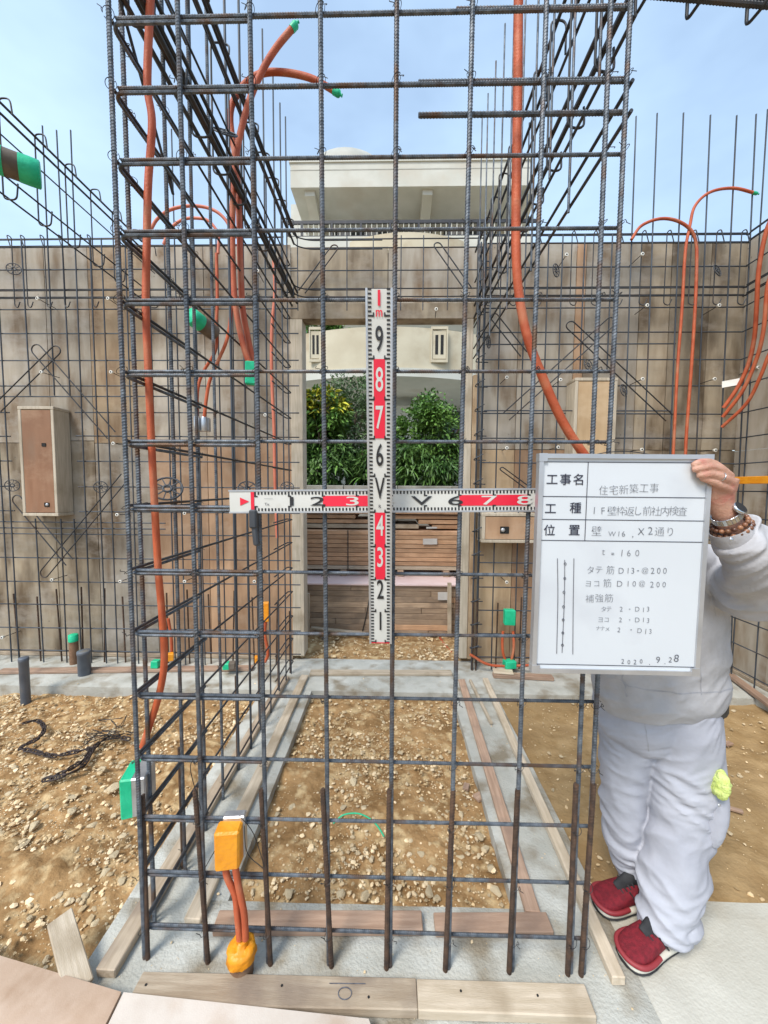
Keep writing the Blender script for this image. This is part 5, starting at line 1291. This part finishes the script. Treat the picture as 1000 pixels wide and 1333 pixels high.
bd = bmesh.new(); bmesh.ops.create_icosphere(bd, subdivisions=2, radius=.0062); bme = bpy.data.meshes.new('bead'); bd.to_mesh(bme); bd.free(); bme.materials.append(M['bead'])
bme.polygons.foreach_set('use_smooth', [True] * len(bme.polygons))
for j, cc_ in enumerate((P3(950, 681, 1.028), P3(953, 687, 1.03))):
    for k in range(18):
        a = 2 * math.pi * (k + .5 * j) / 18; place('bead', bme, per, cc_ + (xx_ * math.cos(a) + yy_ * math.sin(a)) * (.0375 + .004 * j))
V, F = sweep([P3(939, 621, .982) + (Vector((.35, -.4, .85)).normalized() * math.cos(a) + Vector((0, .9, .42)).normalized() * math.sin(a)) * .0112 for a in [2 * math.pi * k / 16 for k in range(17)]], .0014, 6)
mk('ring', V, F, 'watch', per, True)
# shoes
def shoe(heel, toe, label):
    heel, toe = Vector((heel.x, heel.y, 0)), Vector((toe.x, toe.y, 0)); L = (toe - heel).length; d = (toe - heel).normalized(); s = Vector((-d.y, d.x, 0))
    t0 = (0.0, .06, .16, .28, .42, .56, .70, .82, .91, .97, 1.0)
    hw = (.020, .032, .036, .035, .036, .040, .047, .049, .044, .032, .012)
    ht = (.070, .088, .092, .094, .098, .088, .072, .060, .052, .044, .034)
    def rows(z0, grow, top):
        V, F, n = [], [], 16
        for i in range(len(t0)):
            c = heel + d * L * t0[i]
            for k in range(n):
                a = 2 * math.pi * k / n; u, w = math.cos(a), math.sin(a)
                u2 = math.copysign(abs(u) ** .7, u); w2 = math.copysign(abs(w) ** .7, w)
                zt = ht[i] if top is None else top
                V.append(c + s * u2 * (hw[i] + grow) + Vector((0, 0, z0 + (zt - z0) * (w2 * .5 + .5))))
        for i in range(len(t0) - 1):
            for k in range(n):
                a, b = i * n + k, i * n + (k + 1) % n; F.append((a, b, b + n, a + n))
        F.append(tuple(range(n - 1, -1, -1))); m = (len(t0) - 1) * n; F.append(tuple(range(m, m + n)))
        return V, F
    V, F = rows(.020, 0.0, None)
    mi = []
    for i in range(len(t0) - 1):
        for k in range(16): mi.append(0)
    up = mk('shoe', V, F, 'shoe', per, True); m = up.modifiers.new('sub', 'SUBSURF'); m.levels = m.render_levels = 1
    tag(up, label)
    V, F = rows(.001, .004, .027); o = mk('sole', V, F, 'sole', up, True); m = o.modifiers.new('sub', 'SUBSURF'); m.levels = m.render_levels = 1
    # dark rubber tread, toe guard, tongue with laces
    V, F = rows(-.0005, .0045, .012); o = mk('tread', V, F, 'shoe_black', up, True)
    pts = [heel + d * L * tt + s * w_ + Vector((0, 0, .033)) for tt, w_ in ((.62, .0445), (.72, .050), (.82, .052), (.90, .048), (.96, .036), (1.0, .017), (1.008, 0), (1.0, -.017), (.96, -.036), (.90, -.048), (.82, -.052), (.72, -.050), (.62, -.0445))]
    V, F = sweep(smoothpath(pts, 4), .0078, 8); mk('toe_guard', V, F, 'shoe_toe', up, True)
    c = heel + d * L * .50
    V, F = ell_tube(dense([(c + d * .05 + Vector((0, 0, .070)), .020, .010), (c + d * .02 + Vector((0, 0, .088)), .024, .014), (c - d * .02 + Vector((0, 0, .108)), .028, .016), (c - d * .05 + Vector((0, 0, .122)), .026, .012)])); mk('tongue', V, F, 'shoe_black', up, True)
    c = heel + d * L * .24
    V, F = lathe([(.036, -.02), (.040, .0), (.040, .022), (.034, .028)], 20); mk('collar', orient([Vector((v.x * 1.5, v.y * .95, v.z)) for v in V], c + Vector((0, 0, .088)), (0, 0, 1), d), F, 'shoe_black', up, True)
    for sd in (-1, 1):
        for u0, u1 in ((.30, .46), (.44, .58), (.16, .30)):
            pts = [heel + d * L * u0 + s * sd * .0365 + Vector((0, 0, .032)), heel + d * L * (u0 * .5 + u1 * .5) + s * sd * .0385 + Vector((0, 0, .055)), heel + d * L * u1 + s * sd * .031 + Vector((0, 0, .082))]
            V, F = sweep(smoothpath(pts, 5), .0032, 5); mk('overlay', V, F, 'shoe_black', up, True)
    V, F = ell_tube([(heel + d * .006 + Vector((0, 0, .03)), .022, .012), (heel + d * .004 + Vector((0, 0, .06)), .023, .012), (heel + d * .010 + Vector((0, 0, .092)), .016, .008)]); mk('heel_tab', V, F, 'shoe_black', up, True)
    for k in range(4):
        c = heel + d * (L * (.50 + .05 * k)) + Vector((0, 0, .101 - .0075 * k))
        V, F = sweep(smoothpath([c - s * .026 - Vector((0, 0, .007)), c + d * .004, c + s * .026 - Vector((0, 0, .007))], 4), .003, 5); mk('lace', V, F, 'shoe_black', up, True)
tA = PZ(775, 1172, .03); hA = tA + Vector((.262, .035, 0)); shoe(hA, tA, 'dark red sneaker on the far foot')
tB = PZ(812, 1243, .03); hB = PZ(900, 1200, .03); hB = tB + (hB - tB).normalized() * .272; shoe(hB, tB, 'dark red sneaker on the near foot')

# odd items in the right corner
c = PX(980, 625, 2.66)
tag(obox('plastic_strip', c + Vector((0, -.15, 0)), Vector((0, 1, 0)), Vector((-1, 0, 0)), Vector((0, 0, 1)), (0.95, 0.012, 0.055), 'yellow', None, .003), 'orange yellow plastic strip across the right side grid', 'strip')
p, q = PY(940, 505, 3.12), PY(963, 501, 3.05); tag(plank('paper_tag', p, q, .004, .05, 'cone', bev=.001), 'small white tag on the ends of the corner conduits', 'tag')
c = PZ(953, 872, 0.0)
mb = fleshed('bag', [ell_tube(dense([(c + Vector((0, .05, .0)), .07, .06), (c + Vector((0, .05, .06)), .10, .085), (c + Vector((0.01, .05, .13)), .09, .08), (c + Vector((.02, .05, .19)), .05, .05), (c + Vector((.02, .05, .215)), .02, .02)]))], 'navy', None, .012, 3, .03, .08)
tag(mb, 'small dark navy bag on the floor behind the person', 'bag')

# ================================================================== OUTSIDE THE OPENING
random.seed(77)
def stack(label, x0, x1, Yf, z0, rows, h, depth, mat, cut, gap=.002, wob=.012):
    t = thing('lumber_stack', label, 'lumber', ((x0 + x1) / 2, Yf, z0))
    z = z0
    for r in range(rows):
        x = x0 + random.uniform(-.1, .1)
        while x < x1:
            L = random.uniform(*cut); y = Yf + random.uniform(0, wob); hh = h * random.uniform(.93, 1.0)
            V, F = bevbox(min(L, x1 - x + .1) - .004, depth, hh - gap, .003)
            place('board', mesh('board', V, F, mat if random.random() < .85 else ('wood_pale' if mat == 'lumber' else 'lumber')), t, (x + L / 2, y + depth / 2, z + hh / 2)); x += L
        z += h
    return t
YS1, YS2 = 3.98, 4.30
zt1 = PY(500, 762, YS1).z
stack('lower stack of grey brown panels outside the door opening', -1.7, 1.7, YS1, -0.02, 9, (zt1 + .02) / 9, .9, 'lumber_grey', (.5, 1.5), .001, .006)
o = mk('plastic_sheet', *boxvf((-1.7, YS1 - .02, zt1 + .002), (1.7, YS1 + .9, zt1 + .016)), 'pinksheet'); tag(o, 'pale pink sheet between the two lumber stacks', 'sheet')
zb2, zt2 = PY(500, 742, YS2).z, PY(500, 691, YS2).z
for x in (-1.0, -.55, .1, .62, 1.2):
    V, F = bevbox(.07, .7, zb2 - zt1 - .02, .004); o = place('bearer', mesh('bearer', V, F, 'lumber_grey'), None, (x, YS2 + .36, (zb2 + zt1) / 2 + .008))
    tag(o, 'short timber bearer under the upper lumber stack', 'timber', 'bearers under the upper lumber stack')
stack('upper stack of reddish boards strapped outside the door', -1.6, 1.6, YS2, zb2, 9, (zt2 - zb2) / 9, .7, 'lumber', (3.5, 3.6), .004, .012)
zt3 = PY(500, 664, YS2).z
stack('loose planks lying on top of the upper stack', -1.5, 1.5, YS2 + .08, zt2 + .012, 4, (zt3 - zt2) / 4.2, .55, 'lumber', (1.0, 2.6), .010, .03)
tube('strap', [PY(453, 690, YS2 - .004), PY(453, 718, YS2 - .006), PY(453, 742, YS2 - .004)], .006, 'belt', None, 'dark strap round the upper lumber stack', 'strap', n=5)
tube('strap', [PY(484, 762, YS1 - .006), PY(478, 795, YS1 - .008), PY(472, 822, YS1 - .006)], .006, 'belt', None, 'dark strap hanging over the lower stack', 'strap', n=5)
for px, py, w, h, Y, lb in ((560, 705, .16, .066, YS2, 'torn paper tag on the upper lumber stack'), (577, 776, .11, .085, YS1, 'grey paper tag at the right of the lower stack'), (562, 687, .12, .02, YS2, 'short pale offcut strip on the upper lumber stack')):
    c = PY(px, py, Y - .012); tag(obox('paper_tag', c, Vector((1, 0, .02)).normalized(), Vector((0, 1, 0)), Vector((-.02, 0, 1)).normalized(), (w, .004, h), 'paper', None, .001), lb, 'tag')
for px, pt, pb2, lb in ((401, 772, 826, 'short stake left of the lower stack'), (585, 758, 828, 'short stake right of the lower stack')):
    a, b = PY(px, pb2, YS1 - .06), PY(px, pt, YS1 - .06); tag(plank('stake', a, b, .04, .025, 'wood_pale', up=Vector((0, -1, 0))), lb, 'stake')
p, q = PY(405, 818, YS1 - .1), PY(475, 826, YS1 - .12); tag(plank('plank', p, q, .05, .02, 'wood_pale'), 'pale batten on the gravel before the lower stack', 'plank')
tube('plastic_pipe', [PZ(570, 826, -.02), PZ(578, 838, -.02), PZ(588, 850, -.02)], .012, 'orange', None, 'short orange pipe on gravel at the door threshold', 'pipe', n=8)
# low block wall and the hedge behind it
YH = 5.7
zw = PY(500, 632, YH - .2).z
bw = thing('block_wall', 'grey low block wall behind the lumber stacks', 'wall', (0, YH - .3, 0))
for r in range(7):
    for k in range(9):
        x = -3.3 + .75 * k + (.35 if r % 2 else 0); h = (zw + .1) / 7
        V, F = bevbox(.742, .16, h - .006, .006); place('block', mesh('block', V, F, 'block'), bw, (x, YH - .3, -.1 + h * (r + .5)))
struct(mk('raised_ground', [(-14, YH - .2, zw - .06), (14, YH - .2, zw - .06), (14, 40, zw - .06), (-14, 40, zw - .06)], [(0, 1, 2, 3)], 'concrete'))
def leafshape(L, w): return [Vector((0, 0, 0)), Vector((w * .5, L * .35, L * .04)), Vector((w * .32, L * .75, L * .02)), Vector((0, L, -L * .06)), Vector((-w * .32, L * .75, L * .02)), Vector((-w * .5, L * .35, L * .04))]
def bush(label, c, rx, ry, rz, n, leaf, L, w, droop=.3, yellow=None, group=None):
    t = thing('shrub', label, 'shrub', (c.x, c.y, zw - .06), group)
    for k in range(6):
        a = 2 * math.pi * k / 6; e = c + Vector((math.cos(a) * rx * .5, math.sin(a) * ry * .5, rz * random.uniform(-.1, .5)))
        V, F = sweep(smoothpath([(c.x + .04 * math.cos(a), c.y + .04 * math.sin(a), zw - .08), ((c.x + e.x) / 2 + random.uniform(-.05, .05), (c.y + e.y) / 2, (zw + e.z) / 2), e], 4), .016, 6); mk('branch', V, F, 'bark', t, True)
    groups = {}
    clumps = [Vector((random.gauss(0, .5), random.gauss(0, .5), random.gauss(0, .5))) for _ in range(26)]
    for k in range(n):
        cl = random.choice(clumps); d = cl + Vector((random.gauss(0, .17), random.gauss(0, .17), random.gauss(0, .17)))
        if d.length > 1.1: d = d.normalized() * random.uniform(.8, 1.1)
        p_ = c + Vector((d.x * rx, d.y * ry, d.z * rz))
        if p_.z < zw - .05: continue
        out = Vector((d.x, d.y - .5, d.z * .6 + .25)).normalized(); out = (out + Vector((random.uniform(-.8, .8), random.uniform(-.8, .8), random.uniform(-.8, .5)))).normalized()
        s = L * random.uniform(.6, 1.3)
        x = out.orthogonal().normalized(); x = (Matrix.Rotation(random.uniform(0, 6.3), 3, out) @ x); z = x.cross(out)
        m_ = leaf
        if yellow and d.z > .15 and random.random() < yellow: m_ = 'leaf_yellow'
        groups.setdefault(m_, MB()).add([p_ + x * v.x + out * v.y + z * v.z - Vector((0, 0, droop * v.y * v.y / max(L, .01))) for v in leafshape(s, w * random.uniform(.8, 1.2))], [(0, 1, 2, 3, 4, 5)])
    for m_, mb in groups.items(): tag(mb.build('crown', m_, t), kind=None)
    return t
def HP(px, py, Y): return PY(px, py, Y)
bush('yellow leaved croton shrub at the left of the door view', HP(421, 545, YH + .3), .42, .4, .42, 3200, 'leaf', .125, .042, .3, .6)
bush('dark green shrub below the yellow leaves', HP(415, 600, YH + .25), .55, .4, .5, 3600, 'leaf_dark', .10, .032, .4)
bush('feathery grey green shrub left of the upright staff', HP(455, 545, YH + .5), .52, .4, .68, 4200, 'leaf_fine', .10, .022, .2)
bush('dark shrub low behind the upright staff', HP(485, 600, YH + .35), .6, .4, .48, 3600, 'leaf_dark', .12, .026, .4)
bush('bright green leafy shrub right of the upright staff', HP(575, 558, YH + .3), .62, .45, .55, 5600, 'leaf', .082, .034, .3)
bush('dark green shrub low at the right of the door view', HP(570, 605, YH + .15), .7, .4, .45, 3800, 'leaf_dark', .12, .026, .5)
bush('mid green shrub right behind the upright staff', HP(515, 585, YH + .3), .5, .4, .45, 3400, 'leaf', .09, .03, .35)
bush('green shrub hidden behind the right door jamb', HP(650, 570, YH + .3), .7, .5, .6, 2200, 'leaf', .13, .05, .3)
bush('green shrub hidden behind the left door jamb', HP(350, 570, YH + .3), .7, .5, .6, 2200, 'leaf', .13, .05, .3)
bush('green treetop just showing above the balcony parapet', PY(415, 432, 9.9), .9, .4, .35, 2200, 'leaf', .16, .05, .3)
def blades(label, c, n, L):
    t = thing('palm_plant', label, 'plant', (c.x, c.y, zw - .06))
    for k in range(n):
        a = random.uniform(0, 6.3); e = random.uniform(.4, 1.2); d = Vector((math.cos(a) * math.cos(e), math.sin(a) * math.cos(e), math.sin(e)))
        s = d.cross(Vector((0, 0, 1))).normalized() * .014; V, F = [], []
        for i in range(6):
            u = i / 5; p_ = c + d * L * u - Vector((0, 0, .75 * L * u * u)); w_ = math.sin(math.pi * (u * .85 + .12)); V += [p_ - s * w_, p_ + s * w_]
        F = [(2 * i, 2 * i + 1, 2 * i + 3, 2 * i + 2) for i in range(5)]; mk('blade', V, F, 'leaf' if k % 3 else 'leaf_fine', t)
for px, py, lb in ((438, 612, 'left'), (475, 625, 'second'), (531, 615, 'third'), (585, 622, 'right')):
    blades({'left': 'tuft of narrow arching leaves under the croton shrub', 'second': 'tuft of narrow arching leaves just left of upright staff', 'third': 'tuft of narrow arching leaves just right of upright staff', 'right': 'tuft of narrow arching leaves by the right door jamb'}[lb], HP(px, py, YH - .05), 34, .38)

# ------------------------------------------------------------------ the house behind
YHF = 9.6
hs = thing('house', 'cream concrete house with flat overhanging roof and curved balconies', 'house', (0, YHF + 1.4, zw - .06))
def hbox(name, a, b, mat, parent=hs): V, F = boxvf(a, b); return mk(name, V, F, mat, parent)
rl, rr_ = PY(378, 222, YHF), PY(690, 222, YHF)
zr1, zr0 = PY(500, 211, YHF).z, PY(500, 243, YHF).z
YWALL = YHF + 1.5
wl = PY(399, 290, YWALL).x; wr = PY(690, 290, YWALL).x
zgr = zw - .06
roof = hbox('roof', (rl.x, YHF, zr0), (rr_.x, YHF + 7, zr1), 'stucco')
hbox('roof_coping', (rl.x - .03, YHF - .03, zr1 + .001), (rr_.x + .03, YHF + 7, zr1 + .07), 'stucco', roof)
hbox('fascia_groove', (rl.x - .004, YHF - .006, zr1 - .17), (rr_.x, YHF - .001, zr1 - .15), 'tank', roof)
for px in (405, 556, 690):
    x = PY(px, 250, YHF + .25).x; V = [(x - .12, YHF + .1, zr0), (x + .12, YHF + .1, zr0), (x + .12, YHF + .1, zr0 - .12), (x - .12, YHF + .1, zr0 - .12), (x - .12, YWALL, zr0), (x + .12, YWALL, zr0), (x + .12, YWALL, zr0 - .5), (x - .12, YWALL, zr0 - .5)]
    mk('roof_bracket', V, [(0, 3, 2, 1), (4, 5, 6, 7), (0, 4, 7, 3), (1, 2, 6, 5), (3, 7, 6, 2)], 'stucco', roof)
zfl2 = PY(500, 318, YHF).z        # upper balcony floor
hbox('wall', (wl, YWALL, zfl2), (wr, YHF + 7, zr0 - .001), 'stucco')
hbox('side_wall', (PY(381, 290, YHF + 3).x, YHF + 2.8, zfl2), (wl - .01, YHF + 7, PY(385, 272, YHF + 3).z), 'stucco')
# upper windows
for a, b in ((437, 470), (472, 505), (531, 560), (580, 625)):
    x0, x1 = PY(a, 300, YWALL).x, PY(b, 300, YWALL).x; z1 = PY(500, 289, YWALL).z; z0_ = zfl2 + .1
    w_ = hbox('window', (x0, YWALL - .02, z0_), (x1, YWALL - .004, z1), 'glass')
    hbox('curtain', (x0 + .05, YWALL - .028, z0_ + .02), (x0 + (x1 - x0) * .62, YWALL - .022, z1 - .05), 'curtain', w_)
    for s0, s1 in (((x0 - .05, YWALL - .05, z0_), (x0, YWALL - .001, z1)), ((x1, YWALL - .05, z0_), (x1 + .05, YWALL - .001, z1)), ((x0 - .05, YWALL - .05, z1 + .001), (x1 + .05, YWALL - .001, z1 + .06))): hbox('frame', s0, s1, 'rail', w_)
# railing of the upper balcony
zra = PY(500, 287, YHF - .1).z; x0, x1 = PY(374, 290, YHF - .1).x, PY(700, 290, YHF - .1).x
ra = hbox('railing', (x0, YHF - .12, zra - .07), (x1, YHF - .07, zra), 'rail')
hbox('lower_rail', (x0, YHF - .11, zfl2 + .1), (x1, YHF - .08, zfl2 + .14), 'rail', ra)
n = int((x1 - x0) / .125)
balme = mesh('baluster', *boxvf((-.009, -.009, 0), (.009, .009, zra - zfl2 - .05)), 'stucco')
for k in range(n + 1): place('baluster', balme, ra, (x0 + (x1 - x0) * k / n, YHF - .095, zfl2 + .01))
postme = mesh('post', *boxvf((-.025, -.025, 0), (.025, .025, zra - zfl2 - .045)), 'rail')
for px in (374, 393, 420, 432, 470, 508, 545, 585, 622): place('post', postme, ra, (PY(px, 300, YHF - .1).x, YHF - .095, zfl2 + .005))
hbox('floor_slab', (rl.x, YHF - .3, zfl2 - .25), (rr_.x, YWALL, zfl2), 'stucco')
def curved(name, px0, pxc, px1, bulge, Ye, z0, z1, th, mat, parent=hs, n=64, back=None):
    xa, xb = PY(px0, 640, Ye).x, PY(px1, 640, Ye).x; V, F = [], []
    for k in range(n + 1):
        u = k / n; x = xa + (xb - xa) * u; y = Ye - bulge * math.sin(math.pi * u) ** .8 if 0 < u < 1 else Ye
        yb_ = y + th if back is None else back; V += [(x, y, z0), (x, y, z1), (x, yb_, z1), (x, yb_, z0)]
    for k in range(n):
        for i in range(4): a = 4 * k + i; b = 4 * k + (i + 1) % 4; F.append((a, a + 4, b + 4, b))
    F += [(0, 1, 2, 3), (4 * n + 3, 4 * n + 2, 4 * n + 1, 4 * n)]
    return mk(name, V, F, mat, parent, False)
# curved upper parapet that just shows over the formwork
zc1 = PY(525, 304, YHF - .6).z
curved('parapet', 455, 525, 598, .35, YHF - .3, zfl2 - .5, zc1, .12, 'stucco_warm')
# first floor balcony seen through the opening
YBAL = 8.6
zb1, zb0 = PY(500, 425, YBAL - 1.2).z, PY(500, 479, YBAL - 1.2).z
bal = curved('balcony', 330, 500, 680, 1.2, YBAL, zb0, zb1, .14, 'stucco_warm')
curved('balcony_slab', 326, 500, 684, 1.24, YBAL, zb0 - .16, zb0 - .001, .5, 'stucco', back=YWALL - .19)
for px, w_ in ((411, 13), (572, 17), (492, 16)):
    Yv = YBAL - 1.2 * math.sin(math.pi * (px * .88 + 60 - 330) / 350) ** .8 - .03
    c = PY(px, 449, Yv); hw_ = w_ * Yv / 500 / 2
    V = hbox('vent_panel', (c.x - hw_, Yv - .012, c.z - .26), (c.x + hw_, Yv + .01, c.z + .26), 'stucco_warm', bal)
    for a_, b_ in (((c.x - hw_ * 1.25, Yv - .03, c.z - .33), (c.x - hw_ * 1.05, Yv + .01, c.z + .33)), ((c.x + hw_ * 1.05, Yv - .03, c.z - .33), (c.x + hw_ * 1.25, Yv + .01, c.z + .33)), ((c.x - hw_ * 1.04, Yv - .03, c.z + .28), (c.x + hw_ * 1.04, Yv + .01, c.z + .33)), ((c.x - hw_ * 1.04, Yv - .03, c.z - .33), (c.x + hw_ * 1.04, Yv + .01, c.z - .28))): hbox('vent_frame', a_, b_, 'stucco_warm', bal)
    for s_ in (-.5, .5):
        hbox('vent_slot', (c.x + s_ * hw_ * .8 - hw_ * .22, Yv - .016, c.z - .18), (c.x + s_ * hw_ * .8 + hw_ * .22, Yv - .0125, c.z + .18), 'black', V if False else bal)
hbox('ground_wall', (PY(300, 560, YWALL - .4).x, YWALL - .4, zgr), (PY(720, 560, YWALL - .4).x, YWALL - .2, zb0 - .162), 'stucco')
hbox('column', (PY(512, 560, YBAL).x, YBAL + .3, zgr), (PY(560, 560, YBAL).x, YBAL + .8, PY(530, 528, YBAL + .3).z), 'stucco')
w_ = hbox('window', (PY(560, 560, YWALL - .4).x, YWALL - .43, zgr + .4), (PY(640, 560, YWALL - .4).x, YWALL - .404, PY(560, 522, YWALL - .4).z), 'glass')
# roof tank
c = PY(455, 200, 11.0); V, F = lathe([(1.25, zr1 + .02), (1.25, zr1 + .36), (1.08, zr1 + .62), (.72, zr1 + .88), (.3, zr1 + 1.0), (.05, zr1 + 1.02)], 36)
mk('roof_tank', [v + Vector((c.x, 11.0, 0)) for v in V], F, 'tank', hs, True)
